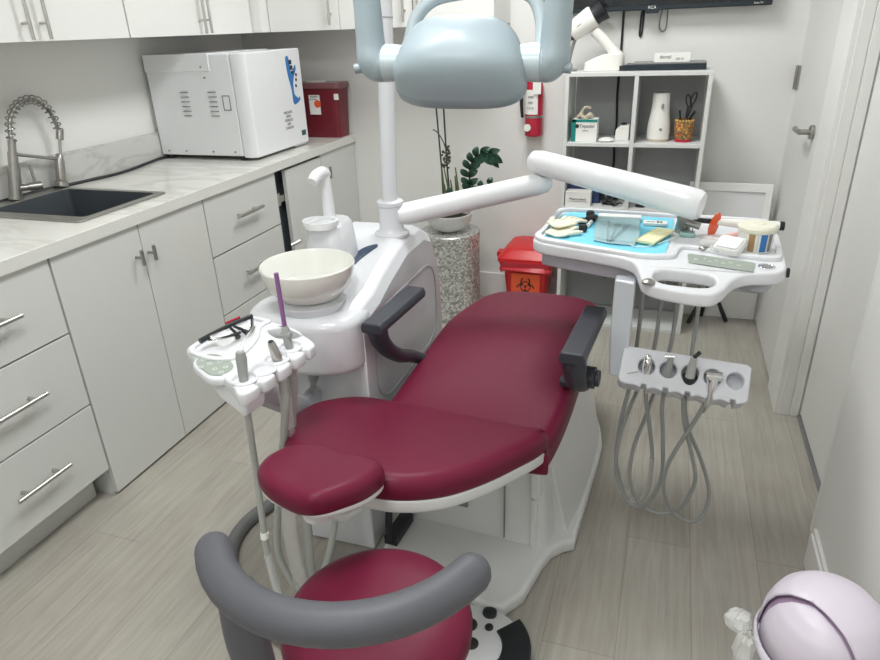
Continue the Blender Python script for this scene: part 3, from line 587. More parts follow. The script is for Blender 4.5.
for k in range(3):
    a = PI / 2 + k * 2 * PI / 3; cx, cy = .026 * math.cos(a), .026 * math.sin(a); o1 = []; o2 = []
    for j in range(25):
        b_ = a + math.radians(-150 + 300 * j / 24 + 0); w = .0085 * (1 - abs(j - 12) / 12 * .0)
        w = .009 * (math.sin(PI * j / 24) * -1 + 1) * .0 + .0022 + .007 * (1 - (abs(j - 12) / 12) ** 2) * 0 + .0045 * math.sin(PI * j / 24) * 0 + .0045
        if abs(j - 12) < 3: continue
        o1.append((cx + .026 * math.cos(b_), cy + .026 * math.sin(b_)))
        o2.append((cx + (.026 - w * (1 if 5 < j < 19 else 1)) * math.cos(b_), cy + (.026 - w) * math.sin(b_)))
    h_ = len(o1) // 2
    bh.slab([o1[:h_] + o2[:h_][::-1]], 0, .0012, bev=.0002, mtx=bm_); bh.slab([o1[h_:] + o2[h_:][::-1]], 0, .0012, bev=.0002, mtx=bm_)
bh.slab([circ(0, 0, .029), circ(0, 0, .024)], 0, .0012, bev=.0002, mtx=bm_)
bh.slab([circ(0, 0, .007)], 0, .0012, bev=.0002, mtx=bm_)
bh.text('BIOHAZARD', .016, bm_ @ Matrix.Translation((0, -.062, .001)))
bh.build('biohazard_symbol', M['ink'], lab)

# ---------------------------------------------------------------- framed board on tripod
t = thing('framed_board', 'pale white-framed board on a black tripod between shelf and door', 'display board', (.28, 3.38, 0))
fmx = frame(V(.298, 3.36, .52), V(1, -.02, 0).normalized(), V(0, .17, .985).normalized(), V(-.02, -.985, .17).normalized())
B().slab([rrect(-.185, .18, -.21, .21, .008), rrect(-.155, .15, -.18, .17, .004)], 0, .02, bev=.003, mtx=fmx).build('frame', M['trim'], t)
B().box(-.155, .15, -.18, .17, .004, .010, fmx).build('panel', M['caseint'], t)
B().cyl((.27, 3.41, .20), (.27, 3.41, .50), .010).build('pole', M['black'], t)
for q in ((.185, 3.35), (.37, 3.42), (.25, 3.47)): B().tube([(.27, 3.41, .22), (q[0], q[1], .008)], [.009, .011], 10).build('leg', M['black'], t)

# ---------------------------------------------------------------- dental chair
CH = thing('dental_chair', 'reclined burgundy vinyl dental chair on a white pedestal base', 'dental chair', (-.45, 1.42, 0), -math.radians(4))
def seatz(x, y):
    if y < .5: z = .487 + .062 * max(0, y / .5) ** 1.25 + (.022 * max(0, (.06 - y) / .06) if y < .06 else 0) * 0
    else: z = .549 - .02 * ((y - .5) / .15) if y < .65 else .529 - .16 * (y - .65)
    z = z + .010 * math.exp(-((y - .5) / .1) ** 2) * .3
    return z
def seat_s(x, y):   # smoothed
    return sum(seatz(x, y + d_) for d_ in (-.06, -.03, 0, .03, .06)) / 5
so = [(-.235, -.03), (-.245, .12), (-.247, .35), (-.245, .52), (-.252, .72), (-.245, .90), (-.20, 1.0), (-.10, 1.045), (.02, 1.055), (.13, 1.03), (.20, .95), (.222, .85), (.225, .65), (.238, .50), (.248, .35), (.25, .15), (.24, .0), (.225, -.04), (.0, -.05), (-.2, -.045)]
B().pad(so, lambda x, y: seat_s(x, y) - .010 * max(0, 1 - (x / .19) ** 2) * max(0, min(1, (.42 - y) / .3)) * min(1, max(0, y / .12)), .085, .034, .006).build('seat_cushion', M['vinyl'], CH, local=True)
B().pad([(p[0] * .93, .5 + (p[1] - .5) * .95) for p in so], lambda x, y: seat_s(x, y) - .078, .03, .008).build('seat_shell', M['base'], CH, local=True)
KB = -.27
bo = [(-.225, .028), (-.305, .015), (-.362, -.045), (-.386, -.12), (-.376, -.205), (-.342, -.29), (-.288, -.37), (-.205, -.430), (-.105, -.452), (-.015, -.458), (.055, -.435), (.118, -.375), (.168, -.275), (.205, -.16), (.230, -.07), (.236, .0), (.220, .022), (.12, .024), (.0, .026), (-.12, .028)]
B().pad(bo, lambda x, y: .519 + KB * y, .060, .034, .003).build('backrest_cushion', M['vinyl'], CH, local=True)
B().pad([(-.02 + (p[0] + .02) * 1.0, -.23 + (p[1] + .23) * 1.0) for p in bo], lambda x, y: .519 + KB * y - .056, .034, .004, rb=.012).build('backrest_shell', M['base'], CH, local=True)
ho = [(-.158, -.575), (-.180, -.54), (-.190, -.49), (-.178, -.44), (-.13, -.405), (-.065, -.393), (.0, -.402), (.035, -.435), (.045, -.48), (.040, -.53), (.022, -.575), (.0, -.607), (-.03, -.618), (-.075, -.612), (-.12, -.60)]
ho = [(x - .02, y - .017) for x, y in ho]
B().pad(ho, lambda x, y: .558 + KB * y - .012 * math.exp(-((x + .08) / .06) ** 2), .052, .027, .002).build('headrest_cushion', M['vinyl'], CH, local=True)
B().pad([(-.08 + (p[0] + .08) * .97, -.53 + (p[1] + .53) * .97) for p in ho], lambda x, y: .558 + KB * y - .048, .014, .003, rb=.006).build('headrest_shell', M['base'], CH, local=True)
B().tube([(-.065, -.575, .668), (-.065, -.575, .625)], [.034, .028], 20).tube([(-.06, -.565, .63), (-.06, -.50, .56), (-.04, -.40, .545)], .009, 10, smooth=3).tube([(-.04, -.50, .62), (-.03, -.42, .575), (-.01, -.30, .53)], .016, 12, smooth=4).build('headrest_mount', M['base'], CH, local=True)
# armrests
def arm(x, y0, y1, s):
    b = B(); w = .031
    b.loft([[(x + a, yy, zz) for a, zz in ((-w, .695), (w, .695), (w + .002, .712), (w - .004, .726), (-w + .004, .726), (-w - .002, .712))] for yy in (y0, y0 + .01, y1 - .02, y1)])
    a_ = b.build('armrest', M['grip'], CH, bevel=.005, seg=3, local=True)
    c = B()
    if s < 0:
        pts = [(x + .0, y0 + .035, .700), (x + .0, y0 + .045, .66), (x + .002, y0 + .085, .61), (x + .004, y0 + .15, .56), (x + .012, y0 + .22, .525), (x + .04, y0 + .27, .49)]
    else:
        pts = [(x, y0 + .035, .700), (x, y0 + .045, .66), (x + .0, y0 + .08, .61), (x + .0, y0 + .14, .57), (x - .01, y0 + .19, .54), (x - .06, y0 + .22, .525)]
    c.tube(pts, [.031, .030, .028, .027, .025, .023], 14, smooth=4, flat=.8)
    if s > 0: c.cyl((x + .0, y0 + .12, .605), (x + .042, y0 + .12, .605), .029).cyl((x + .042, y0 + .12, .605), (x + .053, y0 + .12, .605), .022)
    c.build('arm_bracket', M['grip'], a_, bevel=.002, local=True)
arm(-.268, .035, .335, -1)
arm(.278, .03, .345, 1)
# pedestal
B().loft([[(x, y, z) for x, y in rrect(-.205 - a, .205 + a, .10 - a * .5, .78 + a, .03, 6)] for z, a in ((.028, .02), (.15, .008), (.26, .0), (.385, -.005))]).build('pedestal', M['base'], CH, local=True, angle=30)
pl = [(-.235, .95), (-.24, .40), (-.245, .08), (-.235, -.06), (-.16, -.115), (-.03, -.115), (.07, -.148), (.13, -.162), (.17, -.148), (.205, -.09), (.225, .05), (.238, .10), (.262, .135), (.292, .158), (.290, .25), (.287, .42), (.285, .60), (.280, .70), (.255, .80), (.20, .96), (.15, 1.02), (-.15, 1.02)]
B().slab([pl], .0005, .046, bev=.012).build('base_plate', M['base'], CH, local=True)
# side fairing rising from the flared plate to under the seat, right side
s = B()
def fair(y, zt, w): return [(.20, y, .035), (.20 + w, y, .04), (.20 + w * .9, y, .07), (.20 + w * .28, y, zt * .75), (.20 + w * .02, y, zt), (.16, y, zt)]
s.loft([fair(.19, .30, .062), fair(.32, .38, .075), fair(.50, .42, .078), fair(.66, .40, .072), fair(.80, .30, .045), fair(.93, .12, .01)]); s.build('side_fairing', M['base'], CH, bevel=.006, seg=3, local=True, angle=50)
B().box(.094, .0955, .0845, .097, .055, .385).build('panel_seam', M['gink'], CH, local=True)
B().slab([rrect(.172, .192, .045, .22, .009)], .0, .02, bev=.005, mtx=frame(V(0, .105, 0), V(1, 0, 0), V(0, 0, 1), V(0, -1, 0))).slab([rrect(.174, .202, .23, .37, .011)], .0, .03, bev=.006, mtx=frame(V(0, .105, 0), V(1, 0, 0), V(0, 0, 1), V(0, -1, 0))).build('corner_column', M['base'], CH, local=True)
rl = B().box(-.085, -.020, .087, .0895, .135, .20).build('rating_plate', M['graybox'], CH, local=True)
B().box(-.081, -.024, .0862, .0872, .139, .196).build('rating_plate_face', M['dsteel'], rl, local=True)
B().tube([(-.205, .02, .30), (-.222, -.03, .16), (-.215, -.05, .06)], .011, 10, smooth=4).box(-.235, -.195, -.05, .07, .047, .075).build('black_linkage', M['black'], CH, local=True)

# ---------------------------------------------------------------- side (water) unit
U = thing('cuspidor_unit', 'white cuspidor unit with spittoon bowl and upright pole left of the chair', 'dental unit', (-.83, 1.65, 0))
s = B(); prof = [(1.50, .738), (1.54, .757), (1.62, .770), (1.70, .800), (1.80, .828), (1.86, .845), (2.02, .845), (2.09, .815), (2.15, .73), (2.185, .62), (2.20, .48)]
rings = []
for i, (y, zt) in enumerate(prof):
    xr = -.752 - (.012 * max(0, (y - 2.1) / .15)); ch = .045
    rings.append([(-1.045, y, .012), (xr, y, .012), (xr, y, max(.05, zt - ch * 1.1)), (xr - ch * .35, y, zt - ch * .35), (xr - ch, y, zt), (-1.045 + ch * .8, y, zt), (-1.045 + ch * .3, y, zt - ch * .4), (-1.045, y, zt - ch * 1.4)])
s.loft(rings); s.build('body', M['unit'], U, bevel=.006, seg=3, angle=22)
B().slab([rrect(1.56, 2.12, .40, .705, .11, 10), rrect(1.568, 2.112, .408, .697, .103, 10)], 0, .0025, bev=.0008, mtx=FX((-.7525, 0, 0))).build('panel_seam', M['tdark'], U)
B().box(-.955, -.728, 1.395, 1.505, .004, .345).build('junction_box', M['unit'], U, bevel=.006)
s = B(); po = [(-1.10, 1.51), (-1.075, 1.44), (-1.0, 1.405), (-.93, 1.398), (-.85, 1.405), (-.79, 1.43), (-.760, 1.475), (-.754, 1.55), (-.79, 1.66), (-.90, 1.70), (-1.03, 1.68), (-1.09, 1.58)]
s.pad(po, lambda x, y: .742, .165, .03, .0, rb=.02, smooth=5); s.build('bowl_housing', M['unit'], U)
bc = (-.912, 1.518)
B().lathe([(.001, .735), (.085, .735), (.092, .75), (.098, .765), (.07, .775)], (bc[0], bc[1], 0), 48).build('bowl_collar', M['unit'], U)
B().lathe([(.001, .768), (.05, .768), (.09, .782), (.117, .815), (.128, .85), (.130, .868), (.127, .872), (.123, .866), (.118, .84), (.10, .803), (.06, .787), (.001, .782)], (bc[0], bc[1], 0), 64).build('spittoon_bowl', M['bowl'], U)
B().lathe([(.001, .783), (.02, .783), (.03, .790), (.022, .797), (.001, .800)], (bc[0] - .01, bc[1], 0), 24).build('bowl_strainer', M['off'], U)
# cup filler tower
T = B(); T.loft([[(x, y, z) for x, y in rrect(-1.0 - a, -.885 + a, 1.665 - a, 1.79 + a * .5, .04)] for z, a in ((.74, .015), (.86, .008), (.925, 0), (.934, -.008))])
tw = T.build('cup_filler_tower', M['unit'], U)
B().lathe([(.001, 0), (.048, 0), (.054, .012), (.054, .022), (.047, .022), (.045, .010), (.001, .010)], (-.945, 1.675, .925), 36, 1.0, .85).build('cup_tray', M['white'], tw)
s = B()
for k in range(5): s.box(-.98, -.91, 1.648 + k * .013, 1.652 + k * .013, .936, .939)
s.build('cup_grid', M['white'], tw)
B().tube([(-.945, 1.735, .93), (-.946, 1.735, 1.00), (-.948, 1.732, 1.066)], [.0185, .0175, .017], 20).tube([(-.948, 1.742, 1.064), (-.948, 1.725, 1.074), (-.951, 1.69, 1.070), (-.953, 1.668, 1.058)], [.0165, .0185, .018, .015], 18, smooth=3).build('filler_spout', M['white'], tw)
B().box(-.958, -.915, 1.703, 1.706, .933, .9355).build('spout_grommet', M['black'], tw)
B().tube([(-1.01, 1.66, .885), (-1.03, 1.64, .875)], .006, 10).build('rinse_lever', M['steel'], tw)
B().pad([(-.868, 1.70), (-.856, 1.745), (-.838, 1.79), (-.83, 1.812), (-.85, 1.805), (-.872, 1.785), (-.885, 1.75), (-.882, 1.715)], lambda x, y: .806 + (y - 1.70) * .30, .02, .002, rb=.001).build('display_window', M['dblue'], U)
px, py = -.824, 1.917
B().lathe([(.055, .838), (.056, .848), (.046, .852), (.042, .856), (.0385, .866), (.0385, .935), (.042, .939), (.042, .950), (.036, .954), (.001, .954)], (px, py, 0), 36).build('post_collar', M['unit'], U)
B().cyl((px, py, .945), (px + .042, py, 2.02), .0242, n=28).build('pole', M['unit'], U)
B().lathe([(.0243, 0), (.0262, .001), (.0262, .004), (.0243, .005)], (px + .0205, py, 1.475), cap=False).build('pole_ring', M['tdark'], U)
s = B()
for x in (-.985, -.905): s.tube([(x, 1.46, .59), (x + .004, 1.46, .555), (x - .002, 1.46, .52), (x - .01, 1.462, .49)], [.017, .019, .008, .007], 12).tube([(x - .01, 1.462, .49), (x - .02, 1.465, .42), (x, 1.47, .345)], .007, 10, smooth=3)
s.build('drain_hoses', M['hose'], U)
B().tube([(-.985, 1.39, .65), (-.975, 1.388, .61), (-.985, 1.40, .58), (-.975, 1.44, .57)], .003, 8, smooth=4).build('thin_cable', M['black'], U)

# ---------------------------------------------------------------- operating light
LG = thing('operating_light', 'glossy grey overhead dental operating lamp hanging above the chair', 'dental lamp', (-.335, 1.10, 1.40))
lx = V(.99, .10, -.02).normalized(); ly = V(-.10, .99, 0).normalized(); lz = lx.cross(ly)
LM = frame(V(-.333, 1.10, 1.400), lx, ly, lz)
s = B(); rings = []; nst = 12
nr = V(0, .72, -.694)          # face normal (down and away), in lamp frame
upv = V(0, .694, .72)
for k in range(nst + 1):
    u = k / nst; sc = max(.02, (1 - u ** 3.2) ** (1 / 2.4)); q = []
    for j in range(48):
        a = 2 * PI * j / 48; ca, sa = math.cos(a), math.sin(a)
        x = .103 * sc * (abs(ca) ** .58) * (1 if ca > 0 else -1); y = .064 * sc * (abs(sa) ** .62) * (1 if sa > 0 else -1)
        x *= 1 - .15 * (y / .064)
        p = V(x, 0, 0) + upv * y - nr * (.082 * u - .022) ; q.append(tuple(p))
    rings.append(q)
hd = B().loft(rings, True, LM).build('lamp_head', M['lamp'], LG, angle=60)
rim = []
for d_, g in ((.021, 1.0), (.024, 1.012), (.038, 1.005), (.045, .965), (.042, .92), (.028, .90)):
    q = []
    for j in range(48):
        a = 2 * PI * j / 48; ca, sa = math.cos(a), math.sin(a)
        x = .103 * g * (abs(ca) ** .58) * (1 if ca > 0 else -1); y = .064 * g * (abs(sa) ** .62) * (1 if sa > 0 else -1); x *= 1 - .15 * (y / .064)
        q.append(tuple(V(x, 0, 0) + upv * y + nr * d_))
    rim.append(q)
B().loft(rim, True, LM).build('bezel', M['lampd'], hd, angle=60)
for sg in (-1, 1):
    B().tube([(sg * .085, .005, -.006), (sg * .112, .005, -.006), (sg * .128, .005, -.006), (sg * .130, .005, -.006)], [.026, .029, .030, .027], 28, mtx=LM).build('pivot_cap', M['lampl'], LG)
sd = []
for sg in (-1, 1):
    P_ = [(sg * .130, .004, -.006), (sg * .139, .003, -.007), (sg * .147, 0, .002), (sg * .150, 0, .025), (sg * .152, 0, .08), (sg * .158, .0, .16), (sg * .15, .01, .25), (sg * .11, .02, .32), (0, .03, .335)]
    B().tube(P_, [.028, .029, .027, .0235, .022, .022, .024, .026, .028], 20, smooth=5, mtx=LM).build('yoke', M['lamp'], LG)
    B().cyl((LM @ V(sg * .155, -.005, -.012)), (LM @ V(sg * .177, -.008, -.014)), .008).build('yoke_bolt', M['lampd'], LG)
B().tube([(-.095, .04, .02), (-.085, .05, .06), (-.055, .055, .088), (0.0, .06, .098), (.06, .06, .100), (.105, .05, .090), (.124, .04, .055), (.128, .02, .01)], .011, 14, smooth=5, mtx=LM).build('handle_loop', M['lampl'], LG)
tp = LM @ V(0, .03, .335)
B().cyl(tp, tp + V(0, 0, .10), .024).tube([tp + V(0, 0, .09), (-.50, 1.38, 1.93), (px, py, 2.03)], .027, 18).cyl((px, py, 2.0), (px, py, 2.07), .035).build('spring_arm', M['lampl'], LG)

# ---------------------------------------------------------------- doctor's delivery unit
DU = thing('delivery_unit', 'white swing-arm instrument delivery tray with grey handpiece hoses over the chair', 'dental unit', (-.0, 1.8, .6))
j = V(-.372, 2.11, .985)
B().tube([(px + .02, py, .905), (px + .05, py + .02, .906), tuple(j + V(-.015, -.01, -.007)), tuple(j + V(.008, .008, -.005)), tuple(j + V(.022, .018, -.002))], [.030, .036, .0345, .030, .016], 24).build('lower_arm', M['white'], DU)
B().cyl(j + V(0, 0, .02), j + V(0, 0, .045), .018).build('arm_joint', M['dsteel'], DU)
e2 = V(.088, 1.90, .982)
B().tube([tuple(V(-.412, 2.115, 1.052)), tuple(V(-.405, 2.11, 1.050)), tuple(V(-.378, 2.10, 1.047)), tuple(e2 + V(-.03, .01, .006)), tuple(e2), tuple(e2 + V(.012, -.004, -.002))], [.020, .032, .037, .042, .042, .036], 26).build('upper_arm', M['white'], DU)
B().tube([(.055, 1.93, .955), (.062, 1.945, .925), (.06, 1.97, .89)], [.016, .02, .022], 14).cyl((.066, 1.935, .925), (.105, 1.93, .915), .010).build('tray_joint', M['dsteel'], DU)
B().sph((-.382, 2.066, 1.035), .003, 8).sph((-.368, 2.064, 1.032), .003, 8).build('arm_screws', M['dsteel'], DU)
to = [(-.335, 1.90), (-.345, 1.84), (-.335, 1.80), (-.30, 1.772), (-.20, 1.74), (-.10, 1.705), (-.055, 1.67), (-.038, 1.60), (-.028, 1.555), (.0, 1.525), (.05, 1.507), (.10, 1.497), (.135, 1.505), (.160, 1.54), (.185, 1.60), (.22, 1.64), (.28, 1.655), (.315, 1.68), (.33, 1.74), (.336, 1.90), (.336, 2.04), (.325, 2.10), (.29, 2.125), (.0, 2.14), (-.25, 2.155), (-.31, 2.145), (-.328, 2.10)]
to = [(x if x < .1 else .1 + (x - .1) * .89, y) for x, y in to]
hole = [(.001, 1.57), (.02, 1.548), (.06, 1.541), (.10, 1.538), (.125, 1.55), (.138, 1.58), (.132, 1.615), (.10, 1.63), (.06, 1.635), (.02, 1.638), (.0, 1.62), (-.006, 1.59)]
tray = B().slab([to, hole], .853, .886, bev=.007, smooth=3)
for v_ in tray.bm.verts:
    if v_.co.y < 1.70 and -.08 < v_.co.x < .22: v_.co.y += (1.70 - v_.co.y) * .13; v_.co.z -= (1.70 - v_.co.y) * .10
tray = tray.build('tray', M['tray'], DU, angle=50)
ro = [(-.333, 1.90), (-.342, 1.84), (-.33, 1.803), (-.29, 1.776), (-.10, 1.715), (-.03, 1.698), (.04, 1.715), (.05, 1.76), (.07, 1.80), (.15, 1.775), (.24, 1.75), (.295, 1.745), (.322, 1.77), (.333, 1.90), (.333, 2.04), (.322, 2.095), (.29, 2.12), (.0, 2.135), (-.25, 2.15), (-.305, 2.14), (-.325, 2.10)]
ri = [(-.318, 1.90), (-.325, 1.85), (-.312, 1.82), (-.28, 1.797), (-.10, 1.735), (-.035, 1.716), (.022, 1.73), (.033, 1.77), (.06, 1.818), (.15, 1.793), (.24, 1.77), (.285, 1.765), (.306, 1.785), (.317, 1.90), (.317, 2.04), (.307, 2.085), (.28, 2.104), (.0, 2.118), (-.25, 2.132), (-.295, 2.122), (-.31, 2.09)]
ro = [(x if x < .1 else .1 + (x - .1) * .89, y) for x, y in ro]; ri = [(x if x < .1 else .1 + (x - .1) * .89, y) for x, y in ri]
B().slab([ro, ri], .884, .897, bev=.004, smooth=3).build('tray_rim', M['tray'], tray, angle=50)
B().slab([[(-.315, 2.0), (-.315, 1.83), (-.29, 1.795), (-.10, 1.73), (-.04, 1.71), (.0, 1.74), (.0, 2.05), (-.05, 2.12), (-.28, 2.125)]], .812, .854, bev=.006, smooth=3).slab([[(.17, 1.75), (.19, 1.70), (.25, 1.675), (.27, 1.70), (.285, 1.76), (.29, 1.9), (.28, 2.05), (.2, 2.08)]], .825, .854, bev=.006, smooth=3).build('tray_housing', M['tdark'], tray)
kp = B().slab([[(.076, 1.690), (.222, 1.650), (.232, 1.715), (.228, 1.722), (.080, 1.762), (.074, 1.755)]], .8862, .8885, bev=.0008).build('keypad', M['sage'], tray)
s = B()
for k in range(7): s.slab([circ(.095 + k * .016 + random.uniform(-.002, .002), 1.722 - k * .0043 + (.008 if k % 2 else -.006), .005), circ(.095 + k * .016, 1.722 - k * .0043 + (.008 if k % 2 else -.006), .003)], .8886, .8890, bev=.0001)
s.build('keypad_icons', M['key'], kp)
B().slab([circ(.256, 1.700, .020, ry=.019), circ(.256, 1.700, .016, ry=.014)], .8862, .8885, bev=.0008).build('logo_ring', M['chrome'], tray)
B().slab([circ(.256, 1.700, .014, ry=.010)], .8862, .888, bev=.0008).build('logo_oval', M['graybox'], tray)
B().lathe([(.001, .010), (.008, .010), (.012, .008), (.0155, .006), (.0155, 0)], (-.014, 1.562, .8715)).build('tray_knob', M['dsteel'], tray)
B().cyl((.306, 1.72, .868), (.311, 1.72, .868), .012).build('side_knob', M['black'], tray)
# drop strap and handpiece holder
B().loft([[(-.098, 1.655, .84), (-.045, 1.640, .84), (-.045, 1.70, .84), (-.098, 1.70, .84)], [(-.098, 1.62, .72), (-.045, 1.605, .72), (-.045, 1.66, .72), (-.098, 1.66, .72)], [(-.092, 1.58, .63), (-.045, 1.57, .63), (-.045, 1.625, .63), (-.092, 1.625, .63)], [(-.088, 1.57, .605), (-.045, 1.56, .605), (-.045, 1.62, .605), (-.088, 1.62, .605)]]).build('drop_strap', mat('silver_plastic', (.50, .52, .56), .3, metal=.15), DU, bevel=.006)
HM = frame(V(-.066, 1.575, .655), V(.995, -.03, -.02).normalized(), V(.03, .80, .60).normalized(), V(0, 0, 1))
hx = V(.998, .0, -.06).normalized(); hyv = V(0, .66, .75); hyv = (hyv - hx * hyv.dot(hx)).normalized(); HM = frame(V(-.066, 1.572, .640), hx, hyv, hx.cross(hyv))
ho_ = [(.003, -.035), (.006, .042), (.01, .05), (.302, .05), (.312, .042), (.312, -.04), (.305, -.048)]
scal = []
for k in range(5)[::-1]:
    cx = .068 + k * .0525
    scal += [(cx + .022, -.049), (cx + .008, -.054), (cx + .005, -.043), (cx - .005, -.043), (cx - .008, -.054), (cx - .022, -.049)]
holes = [circ(.068 + k * .0525, .004, .0205, 20) for k in range(5)]
hb = B().slab([ho_ + scal + [(.02, -.050), (.008, -.046)]] + holes, -.02, .012, bev=.004, mtx=HM).slab([ho_ + scal + [(.02, -.050), (.008, -.046)]], -.055, -.022, bev=.004, mtx=HM)
hb.build('handpiece_holder', mat('holder_plastic', (.60, .61, .65), .35), DU, angle=45)
def hp(k, y=.004, z=0): return HM @ V(.068 + k * .0525, y, z)
H1 = [(0.006, 1.593, 0.578), (0.01, 1.607, 0.525), (0.029, 1.62, 0.425), (0.043, 1.633, 0.326), (0.042, 1.647, 0.212), (0.014, 1.66, 0.14), (-0.024, 1.673, 0.17), (-0.055, 1.687, 0.263), (-0.052, 1.7, 0.395), (-0.037, 1.713, 0.506), (-0.029, 1.727, 0.627), (-0.026, 1.74, 0.82)]
H2 = [(0.051, 1.584, 0.58), (0.053, 1.598, 0.506), (0.065, 1.612, 0.404), (0.073, 1.627, 0.268), (0.042, 1.641, 0.154), (-0.003, 1.655, 0.14), (-0.044, 1.669, 0.205), (-0.055, 1.683, 0.301), (-0.037, 1.698, 0.416), (-0.006, 1.712, 0.527), (0.017, 1.726, 0.623), (0.022, 1.74, 0.82)]
H3 = [(0.099, 1.573, 0.588), (0.109, 1.586, 0.492), (0.142, 1.599, 0.379), (0.161, 1.612, 0.284), (0.134, 1.625, 0.177), (0.078, 1.638, 0.135), (0.025, 1.652, 0.149), (-0.01, 1.665, 0.216), (-0.01, 1.678, 0.313), (0.013, 1.691, 0.418), (0.032, 1.704, 0.505), (0.059, 1.717, 0.642), (0.062, 1.73, 0.85)]
H4 = [(0.15, 1.563, 0.557), (0.13, 1.576, 0.486), (0.102, 1.589, 0.401), (0.082, 1.601, 0.316), (0.085, 1.614, 0.231), (0.12, 1.627, 0.154), (0.167, 1.64, 0.122), (0.202, 1.653, 0.152), (0.206, 1.666, 0.225), (0.171, 1.679, 0.323), (0.133, 1.691, 0.398), (0.113, 1.704, 0.485), (0.115, 1.717, 0.648), (0.116, 1.73, 0.85)]
for k, hh in enumerate((H1, H2, H3, H4)):
    a = hp(k, .0, .03); b_ = hp(k, -.03, -.02)
    ho2 = B().tube([tuple(hp(k, -.008, .012)), tuple(hp(k, -.032, -.012))] + hh, .0056, 10, smooth=5).build('hose', M['hose'], DU)
B().tube(H1[3:7], .0078, 10, smooth=6).build('hose_sleeve', M['clear'], DU)
B().tube([tuple(hp(0, .012, .035)), tuple(hp(0, -.005, .01)), tuple(hp(0, -.03, -.014))], [.011, .012, .007], 14).sph(hp(0, .018, .036), .010, 12).sph(hp(0, .006, .042), .008, 12).build('turbine_handpiece', M['chrome'], DU)
B().tube([tuple(hp(0, -.01, .03)), tuple(hp(0, -.02, .01) + V(-.07, 0, -.01))], .0012, 6).build('turbine_needle', M['steel'], DU)
B().tube([tuple(hp(1, .03, .045)), tuple(hp(1, .012, .03)), tuple(hp(1, -.015, .0)), tuple(hp(1, -.035, -.02))], [.007, .008, .010, .007], 12).build('scaler_handpiece', M['hose'], DU)
B().cyl(hp(1, .028, .046) + V(-.014, 0, 0), hp(1, .03, .048) + V(.008, 0, 0), .005).build('scaler_tip', M['chrome'], DU)
B().tube([tuple(hp(2, .035, .052)), tuple(hp(2, .015, .03)), tuple(hp(2, -.005, .012))], [.008, .010, .012], 14).build('air_syringe', M['hosel'], DU)
B().cyl(hp(2, .035, .052), hp(2, .045, .058) + V(.012, 0, .004), .005).tube([tuple(hp(2, -.004, .012)), tuple(hp(2, -.035, -.022))], [.019, .012], 16).build('syringe_grip', M['black'], DU)
B().cyl(hp(3, .005, .020) + V(-.016, 0, 0), hp(3, .005, .020) + V(.020, 0, 0), .012).tube([tuple(hp(3, -.004, .022)), tuple(hp(3, -.045, .0)), tuple(hp(3, -.06, -.03))], [.013, .010, .008], 14).cyl(hp(3, -.06, -.03), hp(3, -.07, -.075), .006, .003).build('prophy_handpiece', M['chrome'], DU)

# ------- items on the delivery tray
TZ = .8868
s = B(); s.pad([(-.303, 2.0), (-.313, 1.86), (-.295, 1.812), (-.10, 1.742), (.0, 1.712), (.018, 1.75), (.028, 1.88), (.036, 2.06), (.02, 2.1), (-.12, 2.108), (-.285, 2.115)], lambda x, y: TZ + .0022 + .0006 * math.sin(40 * x) * math.sin(31 * y), .0018, .0006, rb=.0003, smooth=3)
tag(s.build('paper_bib', M['paper'], loc=(-.14, 1.93, TZ)), 'blue paper bib lining the left half of the delivery tray', 'paper')
PZ = TZ + .004
def glove(cx, cy, rot, label, z, flip=1):
    s = B(); t_ = Matrix.Translation((cx, cy, z)) @ Matrix.Rotation(rot, 4, 'Z') @ Matrix.Diagonal((.82, .82, .62, 1))
    s.pad([(-.036, -.055), (.036, -.055), (.042, -.01), (.036, .03), (0, .036), (-.036, .028), (-.042, -.01)], lambda x, y: .013 + .004 * math.sin(90 * x + 40 * y), .013, .006, mtx=t_, smooth=4)
    for k, (x, ln, a) in enumerate(((-.028, .050, .25), (-.010, .058, .05), (.010, .056, -.1), (.028, .046, -.3))):
        s.tube([(x, .02, .008), (x - math.sin(a) * ln * .5, .02 + ln * .5, .014), (x - math.sin(a * 1.6) * ln, .02 + ln, .008)], [.009, .009, .006], 9, smooth=3, mtx=t_)
    s.tube([(flip * .034, -.02, .008), (flip * .058, .0, .012), (flip * .068, .022, .008)], [.011, .010, .007], 9, smooth=3, mtx=t_)
    tag(s.build('latex_glove', M['glove'], loc=(cx, cy, z)), label, 'glove', 'latex gloves on the tray')
glove(-.272, 1.872, -.25, 'cream latex glove lying flat at the front left corner of the tray', PZ)
glove(-.272, 1.925, -.55, 'cream latex glove crumpled on top of the other, towards the black plugs', PZ + .0115, -1)
for i, (x, y, lb) in enumerate(((-.226, 1.975, 'round black rubber plug nearest the gloves on the blue bib'), (-.214, 1.905, 'round black rubber plug nearest the front edge of the blue bib'), (-.208, 2.0, 'round black rubber plug in the middle of the cluster on the blue bib'), (-.196, 2.02, 'round black rubber plug right of centre in the cluster on the blue bib'), (-.212, 2.065, 'round black rubber plug farthest back on the blue bib'))):
    tag(B().lathe([(.001, 0), (.009, 0), (.013, .004), (.013, .012), (.010, .018), (.001, .019)], (x, y, PZ), 18).build('rubber_plug', M['black'], loc=(x, y, PZ)), lb, 'plug', 'black plugs on the blue bib')
tag(B().tube([(-.205, 1.94, PZ + .006), (-.20, 1.985, PZ + .006)], .006, 10).build('syringe_cap', M['paperw'], loc=(-.2, 1.96, PZ)), 'small white cap lying among the black rubber plugs', 'cap')
s = B().pad([(-.19, 2.04), (-.175, 1.815), (-.13, 1.79), (-.06, 1.788), (-.052, 1.85), (-.06, 2.03)], lambda x, y: PZ + .012 + .002 * math.sin(60 * x) * math.sin(45 * y), .0015, .0006, rb=.0004, smooth=0)
